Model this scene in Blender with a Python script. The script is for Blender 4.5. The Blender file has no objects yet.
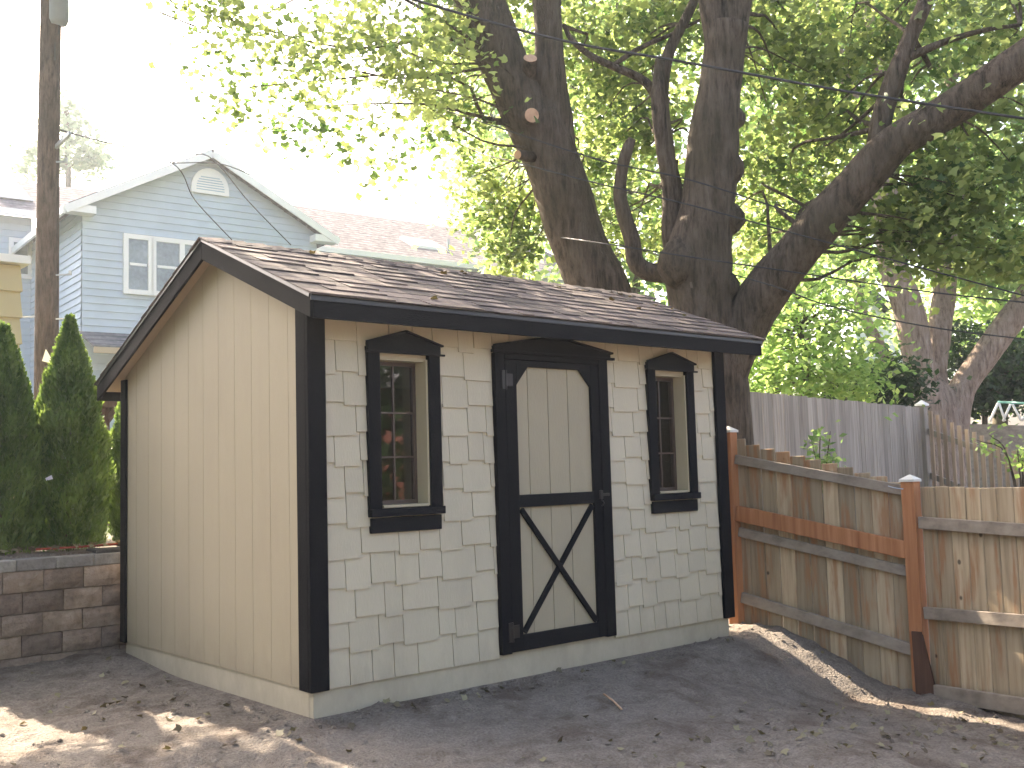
import bpy, math, random
import numpy as np
from mathutils import Vector, noise
R = math.radians
SC = bpy.context.scene
COL = SC.collection
rng = np.random.default_rng(7)
random.seed(7)

# ------------------------------------------------------------------ camera
CAM = np.array([-3.0111, -5.1461, 1.3071])
CR = np.array([0.75339331, -0.6569749, -0.02797305])
CU = np.array([-0.03366259, -0.08101735, 0.99614408])
CF = np.array([0.65670796, 0.74954664, 0.08315341])
FP = 1053.81


def at(px, py, d):
    return CAM + d * ((px - 512) / FP * CR - (py - 384) / FP * CU + CF)


def on_y(px, py, Y):
    r = (px - 512) / FP * CR - (py - 384) / FP * CU + CF
    return CAM + (Y - CAM[1]) / r[1] * r


cd = bpy.data.cameras.new('camera')
cam = bpy.data.objects.new('camera', cd)
COL.objects.link(cam)
cd.sensor_width = 36
cd.lens = FP * 36 / 1024
cd.clip_start = 0.05
cd.clip_end = 2000
from mathutils import Matrix
cam.matrix_world = Matrix(((CR[0], CU[0], -CF[0], CAM[0]), (CR[1], CU[1], -CF[1], CAM[1]), (CR[2], CU[2], -CF[2], CAM[2]), (0, 0, 0, 1)))
SC.camera = cam

# ------------------------------------------------------------------ helpers


class MB:
    def __init__(s):
        s.v = []
        s.f = []
        s.a = []          # per-face random attribute

    def face(s, pts, a=0.5):
        i = len(s.v)
        s.v.extend([tuple(map(float, p)) for p in pts])
        s.f.append(tuple(range(i, i + len(pts))))
        s.a.append(a)

    def box(s, x0, x1, y0, y1, z0, z1, a=0.5):
        s.hexa([(x0, y0, z0), (x1, y0, z0), (x1, y1, z0), (x0, y1, z0), (x0, y0, z1), (x1, y0, z1), (x1, y1, z1), (x0, y1, z1)], a)

    def hexa(s, p, a=0.5):
        i = len(s.v)
        s.v.extend([tuple(map(float, q)) for q in p])
        for f in ((0, 3, 2, 1), (4, 5, 6, 7), (0, 1, 5, 4), (1, 2, 6, 5), (2, 3, 7, 6), (3, 0, 4, 7)):
            s.f.append(tuple(i + k for k in f))
            s.a.append(a)

    def prism(s, poly, ext, a=0.5):
        """poly: list of 3D points (planar), ext: extrusion vector"""
        n = len(poly)
        i = len(s.v)
        e = np.array(ext, float)
        s.v.extend([tuple(map(float, q)) for q in poly])
        s.v.extend([tuple(np.array(q, float) + e) for q in poly])
        s.f.append(tuple(i + k for k in range(n)))
        s.a.append(a)
        s.f.append(tuple(i + n + k for k in reversed(range(n))))
        s.a.append(a)
        for k in range(n):
            k2 = (k + 1) % n
            s.f.append((i + k, i + n + k, i + n + k2, i + k2))
            s.a.append(a)

    def bar(s, A, B, w, h, up=(0, 0, 1), a=0.5):
        """bar from A to B, width w (sideways), height h (along up)"""
        A = np.array(A, float)
        B = np.array(B, float)
        d = B - A
        d /= np.linalg.norm(d)
        sd = np.cross(d, np.array(up, float))
        sd /= np.linalg.norm(sd)
        u = np.cross(sd, d)
        p = []
        for Q in (A, B):
            for (i, j) in ((-1, -1), (1, -1), (1, 1), (-1, 1)):
                p.append(Q + sd * i * w / 2 + u * j * h / 2)
        s.hexa(p, a)

    def tube(s, pts, rad, n=8, a=0.5, cap=True, wob=0.0, seed=0.0):
        pts = [np.array(p, float) for p in pts]
        if not hasattr(rad, '__len__'):
            rad = [rad] * len(pts)
        base = len(s.v)
        t0 = pts[1] - pts[0]
        t0 = t0 / np.linalg.norm(t0)
        ref = np.array([0, 0, 1.0]) if abs(t0[2]) < 0.9 else np.array([1.0, 0, 0])
        nx = np.cross(t0, ref)
        nx /= np.linalg.norm(nx)
        for k, p in enumerate(pts):
            t = pts[min(k + 1, len(pts) - 1)] - pts[max(k - 1, 0)]
            t = t / (np.linalg.norm(t) + 1e-9)
            nx = nx - t * np.dot(nx, t)
            nx /= np.linalg.norm(nx)
            ny = np.cross(t, nx)
            for j in range(n):
                an = 2 * math.pi * j / n
                d = math.cos(an) * nx + math.sin(an) * ny
                r = rad[k]
                q = p + d * r
                if wob:
                    q = p + d * r * (1 + wob * noise.noise(Vector(q * (1.6)) + Vector((seed, 0, 0))) + .45 * wob * noise.noise(Vector(q * 7) + Vector((seed, 3, 0))))
                s.v.append(tuple(q))
        for k in range(len(pts) - 1):
            for j in range(n):
                j2 = (j + 1) % n
                s.f.append((base + k * n + j, base + k * n + j2, base + (k + 1) * n + j2, base + (k + 1) * n + j))
                s.a.append(a)
        if cap:
            s.f.append(tuple(base + j for j in reversed(range(n))))
            s.a.append(a)
            s.f.append(tuple(base + (len(pts) - 1) * n + j for j in range(n)))
            s.a.append(a)

    def build(s, name, mat, parent=None, smooth=False, bevel=0.0):
        me = bpy.data.meshes.new(name)
        me.from_pydata(s.v, [], s.f)
        at_ = me.attributes.new('rnd', 'FLOAT', 'FACE')
        at_.data.foreach_set('value', np.array(s.a, np.float32))
        if smooth:
            me.polygons.foreach_set('use_smooth', [True] * len(me.polygons))
        me.materials.append(mat)
        o = bpy.data.objects.new(name, me)
        COL.objects.link(o)
        if parent is not None:
            o.parent = parent
            o.matrix_parent_inverse = parent.matrix_world.inverted() if False else Matrix.Translation(-Vector(parent.location))
        if bevel:
            m = o.modifiers.new('bevel', 'BEVEL')
            m.width = bevel
            m.segments = 1
            m.limit_method = 'ANGLE'
        return o


def thing(name, label, cat, loc=(0, 0, 0), group=None):
    o = bpy.data.objects.new(name, None)
    COL.objects.link(o)
    o.location = tuple(map(float, loc))
    o.empty_display_size = .1
    return tag(o, label, cat, group)


def tag(o, label=None, cat=None, group=None, kind=None):
    if label:
        o['label'] = label
    if cat:
        o['category'] = cat
    if group:
        o['group'] = group
    if kind:
        o['kind'] = kind
    return o


def spline(pts, n=6):
    """Catmull-Rom through points (any dimension)"""
    P = [np.array(p, float) for p in pts]
    P = [2 * P[0] - P[1]] + P + [2 * P[-1] - P[-2]]
    out = []
    for i in range(1, len(P) - 2):
        for k in range(n):
            t = k / n
            a, b, c, d = P[i - 1], P[i], P[i + 1], P[i + 2]
            out.append(.5 * ((2 * b) + (-a + c) * t + (2 * a - 5 * b + 4 * c - d) * t * t + (-a + 3 * b - 3 * c + d) * t ** 3))
    out.append(P[-2])
    return out


# ------------------------------------------------------------------ materials
def hexc(h):
    h = h.lstrip('#')
    c = [int(h[i:i + 2], 16) / 255 for i in (0, 2, 4)]
    return tuple(x / 12.92 if x < .04045 else ((x + .055) / 1.055) ** 2.4 for x in c) + (1,)


class NT:
    def __init__(s, name):
        s.m = bpy.data.materials.new(name)
        s.m.use_nodes = True
        s.t = s.m.node_tree
        s.n = s.t.nodes
        s.b = s.n['Principled BSDF']
        s.out = s.n['Material Output']

    def new(s, ty, **k):
        x = s.n.new(ty)
        for a, b in k.items():
            if a in x.inputs:
                x.inputs[a].default_value = b
            else:
                setattr(x, a, b)
        return x

    def link(s, a, b):
        s.t.links.new(a, b)

    def coords(s, scale=(1, 1, 1), rot=(0, 0, 0)):
        g = s.new('ShaderNodeNewGeometry')
        mp = s.new('ShaderNodeMapping')
        mp.inputs['Scale'].default_value = scale
        mp.inputs['Rotation'].default_value = rot
        s.link(g.outputs['Position'], mp.inputs['Vector'])
        return mp.outputs[0]

    def noise(s, scale=5, detail=4, vec=None, rough=.55):
        x = s.new('ShaderNodeTexNoise')
        x.inputs['Scale'].default_value = scale
        x.inputs['Detail'].default_value = detail
        x.inputs['Roughness'].default_value = rough
        s.link(vec if vec is not None else s.coords(), x.inputs['Vector'])
        return x.outputs['Fac']

    def ramp(s, fac, stops):
        x = s.new('ShaderNodeValToRGB')
        el = x.color_ramp.elements
        while len(el) < len(stops):
            el.new(.5)
        for e, (p, c) in zip(el, stops):
            e.position = p
            e.color = c if len(c) == 4 else tuple(c) + (1,)
        s.link(fac, x.inputs[0])
        return x.outputs[0]

    def rnd(s):
        x = s.new('ShaderNodeAttribute')
        x.attribute_name = 'rnd'
        return x.outputs['Fac']

    def mix(s, fac, a, b, mode='MIX'):
        x = s.new('ShaderNodeMix')
        x.data_type = 'RGBA'
        x.blend_type = mode
        if isinstance(fac, (int, float)):
            x.inputs[0].default_value = fac
        else:
            s.link(fac, x.inputs[0])
        for v, i in ((a, 6), (b, 7)):
            if isinstance(v, tuple):
                x.inputs[i].default_value = v if len(v) == 4 else v + (1,)
            else:
                s.link(v, x.inputs[i])
        return x.outputs[2]

    def math(s, op, a, b=0.0):
        x = s.new('ShaderNodeMath')
        x.operation = op
        for v, i in ((a, 0), (b, 1)):
            if isinstance(v, (int, float)):
                x.inputs[i].default_value = v
            else:
                s.link(v, x.inputs[i])
        return x.outputs[0]

    def bump(s, h, strength=.3, dist=.01):
        x = s.new('ShaderNodeBump')
        x.inputs['Strength'].default_value = strength
        x.inputs['Distance'].default_value = dist
        s.link(h, x.inputs['Height'])
        s.link(x.outputs[0], s.b.inputs['Normal'])
        return x

    def col(s, c):
        if isinstance(c, tuple):
            s.b.inputs['Base Color'].default_value = c if len(c) == 4 else c + (1,)
        else:
            s.link(c, s.b.inputs['Base Color'])

    def rough(s, v, spec=.5):
        s.b.inputs['Roughness'].default_value = v
        s.b.inputs['Specular IOR Level'].default_value = spec


def sc(c, k):
    return tuple(x * k for x in c[:3]) + (1,)


def m_paint(name, c, vary=.10, rough=.6, grain=(6, 6, 1.2), gb=.25, spec=.4, stain=None, rndv=0.0):
    t = NT(name)
    n1 = t.noise(1.3, 4)
    n2 = t.noise(14, 3, t.coords(grain))
    base = t.ramp(n1, [(.3, sc(c, 1 - vary)), (.7, sc(c, 1 + vary))])
    base = t.mix(.35, base, t.ramp(n2, [(.3, sc(c, 1 - 1.4 * vary)), (.7, sc(c, 1 + vary * .6))]))
    if rndv:
        base = t.mix(1, base, t.ramp(t.rnd(), [(0, (1 - rndv,) * 3), (1, (1.0,) * 3)]), 'MULTIPLY')
    if stain:
        n3 = t.noise(2.7, 6, t.coords((1, 1, .35)), .65)
        base = t.mix(t.ramp(n3, [(.5, (0, 0, 0)), (.75, (.6, .6, .6))]), base, stain)
    if name in ('tan_paint_dimmed', 'tan_paint_brightened', 'skirt_paint'):
        g = t.new('ShaderNodeNewGeometry')
        sx = t.new('ShaderNodeSeparateXYZ')
        t.link(g.outputs['Position'], sx.inputs[0])
        nz = t.noise(7, 6, t.coords((1, 1, .5)), .7)
        hgt = t.math('SUBTRACT', t.math('MULTIPLY', nz, .75), t.math('ADD', sx.outputs[2], .08))
        base = t.mix(t.ramp(hgt, [(.0, (0, 0, 0)), (.4, (.38, .38, .38))]), base, (.2, .16, .12, 1))
        n9 = t.noise(3.0, 7, t.coords((1, 1, .25)), .7)
        base = t.mix(t.ramp(n9, [(.52, (0, 0, 0)), (.8, (.28, .28, .28))]), base, (.26, .21, .15, 1))
    t.col(base)
    t.rough(rough, spec)
    t.bump(t.noise(30, 4, t.coords(grain)), gb, .004)
    return t.m


TAN = (.435, .375, .272)
M = {}
M['siding'] = m_paint('tan_paint_dimmed', (.345, .295, .205), .05, .62, (9, 9, .9), .5)  # same tan paint as the shingles, colour darkened to stand for shade
M['shingle'] = m_paint('tan_paint_brightened', (.51, .447, .33), .05, .6, (9, 9, .8), .5, rndv=.09)  # same tan paint as the siding, colour raised to stand for more light
M['skirt'] = m_paint('skirt_paint', (.50, .445, .335), .06, .6, (1, 1, 1), .2, stain=(.36, .31, .235, 1))
M['soffit'] = m_paint('soffit_paint', (.43, .34, .235), .05, .6, (5, 1, 5), .2)
M['trim'] = m_paint('charcoal_trim_paint', (.0075, .0082, .0105), .2, .65, (12, 12, 1.2), .8, .05)
M['trim_h'] = m_paint('charcoal_trim_paint_horizontal', (.0078, .0085, .0108), .2, .65, (1.2, 9, 9), 1.0, .10)
M['trim_r'] = m_paint('charcoal_rough_sawn_paint', (.0085, .0095, .0125), .25, .55, (14, 1.5, 26), 2.0, .05)
M['drip'] = m_paint('black_drip_edge', (.02, .021, .024), .1, .3, (1, 1, 1), .05, .6)
M['hinge'] = m_paint('black_iron', (.008, .008, .009), .1, .4, (1, 1, 1), .1, .5)
M['sash'] = m_paint('brown_sash', (.07, .045, .035), .1, .4, (1, 1, 1), .1, .5)
M['white'] = m_paint('white_paint', (.78, .78, .77), .04, .5, (2, 2, 2), .1)
M['jamb'] = m_paint('jamb_paint', (.42, .36, .24), .06, .5, (3, 3, 1), .1)
M['inside'] = m_paint('bare_inside_wood', (.09, .065, .045), .15, .8, (2, 2, 1), .2)


def m_roof():
    t = NT('asphalt_shingle_brown')
    c = t.ramp(t.rnd(), [(0, (.05, .042, .041)), (.35, (.09, .075, .07)), (.7, (.15, .12, .108)), (1, (.205, .168, .148))])
    g = t.noise(260, 2)
    c = t.mix(1, c, t.ramp(g, [(.3, (.6, .6, .6)), (.7, (1.3, 1.25, 1.2))]), 'MULTIPLY')
    t.col(c)
    t.rough(.85, .35)
    t.bump(g, .5, .003)
    return t.m


M['roof'] = m_roof()


def m_ground():
    t = NT('bare_soil')
    n1 = t.noise(.8, 6)
    n2 = t.noise(9, 8, rough=.7)
    n3 = t.noise(70, 4)
    c = t.ramp(n2, [(.25, (.135, .113, .092)), (.5, (.235, .205, .174)), (.75, (.33, .292, .252))])
    c = t.mix(t.ramp(n1, [(.42, (0, 0, 0)), (.62, (.55, .55, .55))]), c, (.27, .24, .21, 1))
    n4 = t.noise(2.4, 6, rough=.65)
    c = t.mix(t.ramp(n4, [(.50, (0, 0, 0)), (.64, (.75, .75, .75))]), c, (.13, .10, .08, 1))
    c = t.mix(1, c, t.ramp(n3, [(.3, (.72, .7, .68)), (.7, (1.2, 1.2, 1.2))]), 'MULTIPLY')
    # far terrain becomes grass
    g = t.new('ShaderNodeNewGeometry')
    sx = t.new('ShaderNodeSeparateXYZ')
    t.link(g.outputs['Position'], sx.inputs[0])
    gy = t.math('ADD', sx.outputs[1], t.math('MULTIPLY', n1, 3.0))
    f = t.ramp(t.math('MULTIPLY', t.math('SUBTRACT', gy, 5.6), .5), [(0, (0, 0, 0)), (1, (1, 1, 1))])
    c = t.mix(f, c, t.ramp(n2, [(.3, (.03, .05, .015)), (.7, (.07, .10, .03))]))
    t.col(c)
    t.rough(.95, .15)
    h = t.math('ADD', t.math('MULTIPLY', n2, .9), t.math('MULTIPLY', n3, .5))
    t.bump(h, 1.0, .06)
    return t.m


M['soil'] = m_ground()


def m_leaf(name, c0, c1, tr0, tr1, rough=.5, tf=.55):
    t = NT(name)
    r = t.rnd()
    t.col(t.ramp(r, [(0, c0), (1, c1)]))
    t.rough(rough, .35)
    tl = t.new('ShaderNodeBsdfTranslucent')
    t.link(t.ramp(r, [(0, tr0), (1, tr1)]), tl.inputs['Color'])
    mx = t.new('ShaderNodeMixShader')
    mx.inputs[0].default_value = tf
    t.link(t.b.outputs[0], mx.inputs[1])
    t.link(tl.outputs[0], mx.inputs[2])
    t.link(mx.outputs[0], t.out.inputs['Surface'])
    return t.m


M['maple'] = m_leaf('maple_leaf', (.025, .06, .02), (.12, .18, .055), (.11, .21, .05), (.54, .63, .21))
M['maple2'] = m_leaf('far_maple_leaf', (.05, .11, .04), (.16, .24, .09), (.18, .36, .10), (.58, .72, .26))
M['bush'] = m_leaf('light_bush_leaf', (.08, .15, .045), (.18, .27, .08), (.24, .44, .10), (.55, .72, .22))
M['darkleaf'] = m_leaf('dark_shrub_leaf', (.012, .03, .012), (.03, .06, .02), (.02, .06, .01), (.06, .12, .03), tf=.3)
M['pale'] = m_leaf('haze_paled_leaf', (.16, .22, .17), (.26, .32, .24), (.26, .36, .24), (.42, .5, .32))  # leaf colour lightened to imitate the veil of distance
M['arb'] = m_leaf('arborvitae_scale_leaf', (.04, .09, .022), (.11, .19, .05), (.09, .19, .03), (.32, .44, .09), tf=.3)
M['dryleaf'] = m_leaf('dry_leaf', (.08, .06, .035), (.26, .24, .14), (.1, .07, .02), (.25, .2, .06), tf=.15)


def m_bark(name, c0, c1, c2, vs=1.0, moss=None):
    t = NT(name)
    vec = t.coords((1, 1, .16))
    n1 = t.noise(15 * vs, 8, vec, .72)
    n2 = t.noise(1.6, 5)
    c = t.ramp(n1, [(.36, sc(c0, .7)), (.5, c1), (.68, c2)])
    c = t.mix(t.ramp(n2, [(.4, (0, 0, 0)), (.65, (.55, .55, .55))]), c, moss or c0)
    n5 = t.noise(5.5, 3, rough=.5)
    c = t.mix(t.ramp(n5, [(.56, (0, 0, 0)), (.76, (.22, .22, .22))]), c, sc(c2, 1.3))
    t.col(c)
    t.rough(.95, .15)
    t.bump(t.math('ADD', n1, t.math('MULTIPLY', t.noise(60, 3, vec), .3)), 1.0, .07)
    return t.m


M['bark'] = m_bark('maple_bark', (.05, .04, .03), (.12, .093, .07), (.19, .155, .12), moss=(.08, .07, .045, 1))
M['bark2'] = m_bark('flaky_grey_brown_bark', (.18, .13, .10), (.35, .27, .22), (.5, .42, .36), moss=(.28, .21, .165, 1))
M['pole'] = m_bark('creosoted_pole_wood', (.05, .038, .034), (.10, .075, .066), (.16, .12, .105), 1.5)


def m_wood(name, cols, stain=None, vary=.5, ax=(1, 1, .12), sm=.55):
    t = NT(name)
    n = t.noise(24, 5, t.coords((ax[0], ax[1], ax[2] * .5)), .6)
    c = t.ramp(n, [(.25, cols[0]), (.5, cols[1]), (.8, cols[2])])
    c = t.mix(1, c, t.ramp(t.rnd(), [(0, (1 - vary, 1 - vary, 1 - vary)), (1, (1.1, 1.1, 1.1))]), 'MULTIPLY')
    if stain:
        vec = t.coords((1, 1, .13))
        n2 = t.noise(13, 4, vec, .6)
        c = t.mix(t.ramp(n2, [(.50, (0, 0, 0)), (sm + .08, (.7, .7, .7))]), c, stain)
        # knots
        vo = t.new('ShaderNodeTexVoronoi')
        vo.inputs['Scale'].default_value = 5
        t.link(t.coords((1, 1, .8)), vo.inputs['Vector'])
        c = t.mix(t.ramp(vo.outputs['Distance'], [(.05, (.8, .8, .8)), (.09, (0, 0, 0))]), c, (.03, .02, .015, 1))
    t.col(c)
    t.rough(.8, .25)
    t.bump(n, .5, .006)
    return t.m


M['fence'] = m_wood('weathered_cedar_board', ((.27, .20, .125), (.44, .34, .22), (.56, .45, .31)), (.31, .145, .065, 1), .42)
M['oldrail'] = m_wood('old_grey_rail', ((.17, .14, .11), (.27, .225, .18), (.36, .31, .245)), None, .2, (.3, .3, 1))
M['cedar'] = m_wood('fresh_cedar', ((.26, .10, .045), (.40, .175, .08), (.52, .25, .125)), None, .2, (1, 1, .1))
M['warmfence'] = m_wood('sunlit_tone_picket', ((.34, .24, .17), (.48, .36, .27), (.60, .47, .36)), None, .3)  # wood colour warmed and brightened to imitate sun on the pickets
M['greyfence'] = m_wood('silvery_grey_board', ((.23, .20, .17), (.35, .31, .265), (.46, .415, .355)), None, .3)
M['darkpost'] = m_wood('dark_brown_plank', ((.05, .025, .015), (.09, .045, .03), (.13, .07, .045)), None, .2)
M['cut'] = m_wood('fresh_cut_wood', ((.42, .25, .16), (.52, .33, .21), (.6, .4, .27)), None, .1, (1, 1, 1))


def m_block(name, c0, c1, c2):
    t = NT(name)
    n = t.noise(18, 6, rough=.7)
    n1 = t.noise(3, 4)
    c = t.ramp(n, [(.25, c0), (.5, c1), (.8, c2)])
    c = t.mix(1, c, t.ramp(t.rnd(), [(0, (.62, .6, .62)), (1, (1.2, 1.15, 1.1))]), 'MULTIPLY')
    c = t.mix(t.ramp(n1, [(.5, (0, 0, 0)), (.7, (.5, .5, .5))]), c, sc(c0, .8))
    t.col(c)
    t.rough(.95, .2)
    t.bump(t.noise(35, 6, rough=.7), 1.0, .02)
    return t.m


M['block'] = m_block('split_face_block', (.19, .145, .11), (.34, .265, .205), (.45, .37, .30))
M['capstone'] = m_block('cap_block', (.22, .215, .20), (.31, .30, .28), (.39, .375, .355))
M['paver'] = m_block('dark_paver', (.05, .05, .05), (.09, .09, .09), (.12, .12, .12))


def m_house_siding(name, c):
    t = NT(name)
    n = t.noise(2.2, 3)
    t.col(t.ramp(n, [(.3, sc(c, .95)), (.7, sc(c, 1.05))]))
    t.rough(.6, .3)
    return t.m


M['blue'] = m_house_siding('pale_blue_clapboard', (.43, .51, .59))
M['bluewall'] = m_house_siding('blue_grey_wall', (.36, .45, .54))
M['yellow'] = m_house_siding('yellow_tan_shingle', (.50, .42, .24))
M['whitewall'] = m_house_siding('white_siding', (.72, .76, .82))


def m_houseroof(name, c0, c1, c2):
    t = NT(name)
    n = t.noise(5, 5, t.coords((1, 1, 2)), .75)
    c = t.ramp(n, [(.3, c0), (.5, c1), (.72, c2)])
    br = t.new('ShaderNodeTexWave')
    br.bands_direction = 'Z'
    br.inputs['Scale'].default_value = 2.3
    br.inputs['Distortion'].default_value = 1.2
    br.inputs['Detail'].default_value = 3
    t.link(t.coords(), br.inputs['Vector'])
    c = t.mix(.5, c, t.mix(1, c, t.ramp(br.outputs['Fac'], [(.1, (.45, .45, .45)), (.4, (1.1, 1.1, 1.1))]), 'MULTIPLY'))
    t.col(c)
    t.rough(1.0, .0)
    t.bump(n, .3, .02)
    return t.m


M['hroof'] = m_houseroof('house_roof_brown', (.09, .083, .085), (.18, .168, .168), (.32, .30, .295))
M['hroof2'] = m_houseroof('porch_roof_grey', (.07, .075, .085), (.12, .125, .14), (.2, .2, .22))


def m_glass(name, tint=(.9, .93, .95), rough=.02):
    t = NT(name)
    gl = t.new('ShaderNodeBsdfGlossy')
    gl.inputs['Roughness'].default_value = rough
    gl.inputs['Color'].default_value = (1, 1, 1, 1)
    tr = t.new('ShaderNodeBsdfTransparent')
    tr.inputs['Color'].default_value = tint + (1,)
    fr = t.new('ShaderNodeFresnel')
    fr.inputs['IOR'].default_value = 1.55
    mx = t.new('ShaderNodeMixShader')
    t.link(fr.outputs[0], mx.inputs[0])
    t.link(tr.outputs[0], mx.inputs[1])
    t.link(gl.outputs[0], mx.inputs[2])
    t.link(mx.outputs[0], t.out.inputs['Surface'])
    return t.m


M['glass'] = m_glass('window_glass', (.75, .75, .75))
M['housewin'] = m_paint('house_window_glass', (.16, .19, .19), .5, .08, (1, 1, 1), .02, .8)  # pane colour lightened to imitate reflected sky
M['wire'] = m_paint('black_cable', (.03, .03, .032), .1, .6, (1, 1, 1), .05)
M['steel'] = m_paint('galvanised_steel', (.35, .37, .39), .15, .4, (2, 2, 2), .1)
M['steel'].node_tree.nodes['Principled BSDF'].inputs['Metallic'].default_value = .7
M['transformer'] = m_paint('grey_transformer_paint', (.16, .18, .21), .1, .45, (1, 1, 1), .1)
M['teal'] = m_paint('teal_metal', (.12, .35, .33), .1, .4, (1, 1, 1), .1)
M['copper'] = m_paint('copper_cap', (.62, .60, .55), .1, .4, (1, 1, 1), .1)
M['redbrick'] = m_block('red_brick_wall', (.08, .035, .028), (.14, .06, .05), (.24, .11, .09))
M['mug'] = m_paint('brown_glaze', (.16, .07, .04), .2, .4, (1, 1, 1), .1)
M['hose'] = m_paint('red_hose', (.3, .05, .03), .2, .5, (1, 1, 1), .1)


# ------------------------------------------------------------------ ground
def sst(a, b, x):
    t = min(1, max(0, (x - a) / (b - a)))
    return t * t * (3 - 2 * t)


def gz(x, y, fine=True):
    d = max(0.0, -y)
    left = .075 * d
    right = .38 * sst(0, 1.15, d) + .02 * max(0, d - 1.15)
    z = -(left + (right - left) * sst(1.6, 4.0, x))
    z -= .04 * sst(0, 1.2, -x)
    z += .07 * sst(1.6, 2.9, y) * (1 - sst(3.6, 4.2, x))
    if d > 8:
        z += .02 * (d - 8)
        z = max(z, -.9)
    if x < 4.3:
        hi = .80 if y > 2.985 else z
    else:
        hi = z + (.45 - z) * sst(-1, 3.5, y) + .35 * sst(3, 6, y) * (1 - sst(4.3, 7, x))
    z = hi
    if x > 4.6 and y < -1:
        z += .25 * sst(4.6, 6, x)
    if fine and y < 3 and x < 4.6:
        # berm along the fence
        z += .05 * math.exp(-((x - 4.04 - .12 * max(0, -y)) / .22) ** 2) * (.8 + .7 * noise.noise(Vector((x * 4, y * 4, 1))) + .5 * noise.noise(Vector((x * 11, y * 11, 5)))) * sst(.9, 0, y) * sst(-2.2, -.9, y) if y < .9 else 0
        k = 1.0
        if -.05 < x < 3.75 and -.05 < y < 2.8:
            k = 0.0
        z += k * (.030 * noise.noise(Vector((x * 1.1, y * 1.1, 0))) + .028 * noise.noise(Vector((x * 3.7, y * 3.7, 4))) + .015 * noise.noise(Vector((x * 11, y * 11, 9))) + .004 * noise.noise(Vector((x * 26, y * 26, 2))))
    elif fine:
        z += .05 * noise.noise(Vector((x * .7, y * .7, 0)))
    return z


def build_ground():
    xs = sorted(set([round(v, 3) for v in list(np.arange(-3.2, 5.0, .035))] + [-400, -200, -90, -45, -25, -15, -10, -7, -5, -4, 5.5, 6, 7, 8.5, 10, 12, 14, 17, 20, 25, 32, 45, 70, 120, 220, 400]))
    ys = sorted(set([round(v, 3) for v in list(np.arange(-4.6, 2.96, .035))] + [2.97, 3.0, 3.2, 3.4, 3.7, 4, 4.5, 5, 6, 7, 9, 12, 16, 22, 30, 45, 70, 120, 220, 400, -400, -200, -90, -45, -25, -16, -12, -9, -7, -6, -5.3]))
    nx, ny = len(xs), len(ys)
    v = []
    for y in ys:
        for x in xs:
            v.append((x, y, gz(x, y)))
    f = [(j * nx + i, j * nx + i + 1, (j + 1) * nx + i + 1, (j + 1) * nx + i) for j in range(ny - 1) for i in range(nx - 1)]
    me = bpy.data.meshes.new('ground')
    me.from_pydata(v, [], f)
    me.polygons.foreach_set('use_smooth', [True] * len(f))
    me.materials.append(M['soil'])
    o = bpy.data.objects.new('ground', me)
    COL.objects.link(o)
    o['kind'] = 'structure'


build_ground()

# ------------------------------------------------------------------ shed
W, D = 3.659, 2.674
OF, OL, OR_ = .247, .138, .242
ZE0, ZE1 = 2.161, 2.286          # fascia bottom / top
YR, ZR = 1.081, 2.836            # ridge
YB, ZB0, ZB1 = 2.901, 1.930, 2.055
H1 = .148
SL = (ZR - ZE1) / (YR + OF)
SB = (ZR - ZB1) / (YB - YR)


def top_z(y):
    return ZE1 + (y + OF) * SL if y < YR else ZR - (y - YR) * SB


shed = thing('garden_shed', 'tan garden shed with charcoal trim, shingled front, narrow windows and a brown shingle roof', 'shed', (W / 2, D / 2, 0))

b = MB()
b.box(-.0, W, .004, .05, -.5, H1 + .02)
b.box(0, .05, .05, D, -.5, H1 + .02)
b.box(W - .05, W, .05, D, -.5, H1 + .02)
b.box(.05, W - .05, D - .05, D, -.5, H1 + .02)
b.build('skirt_board', M['skirt'], shed, bevel=.003)
b = MB()
b.box(.05, W - .05, .05, D - .05, .05, .10)
b.build('floor_deck', M['inside'], shed)

# gable walls with vertical grooves
b = MB()
for X0, X1 in ((-.012, .03), (W - .03, W + .012)):
    outer = X0 if X0 < 0 else X1
    n = 12
    pw = D / n
    for k in range(n):
        y0, y1 = k * pw + .0016, (k + 1) * pw - .0016
        zs = sorted([y0, y1] + ([YR] if y0 < YR < y1 else []))
        poly = [(X0, y0, H1), (X0, y1, H1)] + [(X0, y, top_z(y) - .06) for y in reversed(zs)]
        b.prism(poly, (X1 - X0, 0, 0), random.random())
    xb0, xb1 = (X0 + .004, .02) if X0 < 0 else (W - .02, X1 - .006)
    poly = [(xb0, 0.02, H1 + .01), (xb0, D, H1 + .01), (xb0, D, top_z(D) - .07), (xb0, YR, ZR - .07), (xb0, 0.02, top_z(0.02) - .07)]
    b.prism(poly, (xb1 - xb0, 0, 0))
b.box(0, W, D - .02, D + .012, H1, top_z(D) - .07)
b.build('panel_siding', M['siding'], shed)

# front wall sheathing, with openings
WIN = [(.45, .80), (2.875, 3.225)]      # clear openings
WZ0, WZ1 = 1.122, 2.00
FT = 2.24
b = MB()
b.box(0.01, WIN[0][0], .003, .06, H1, FT)
b.box(WIN[0][1], WIN[1][0], .003, .06, H1, FT)
b.box(WIN[1][1], W - .01, .003, .06, H1, FT)
for a0, a1 in WIN:
    b.box(a0, a1, .003, .06, H1, WZ0)
    b.box(a0, a1, .003, .06, WZ1, FT)
b.build('front_wall', M['skirt'], shed)

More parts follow.
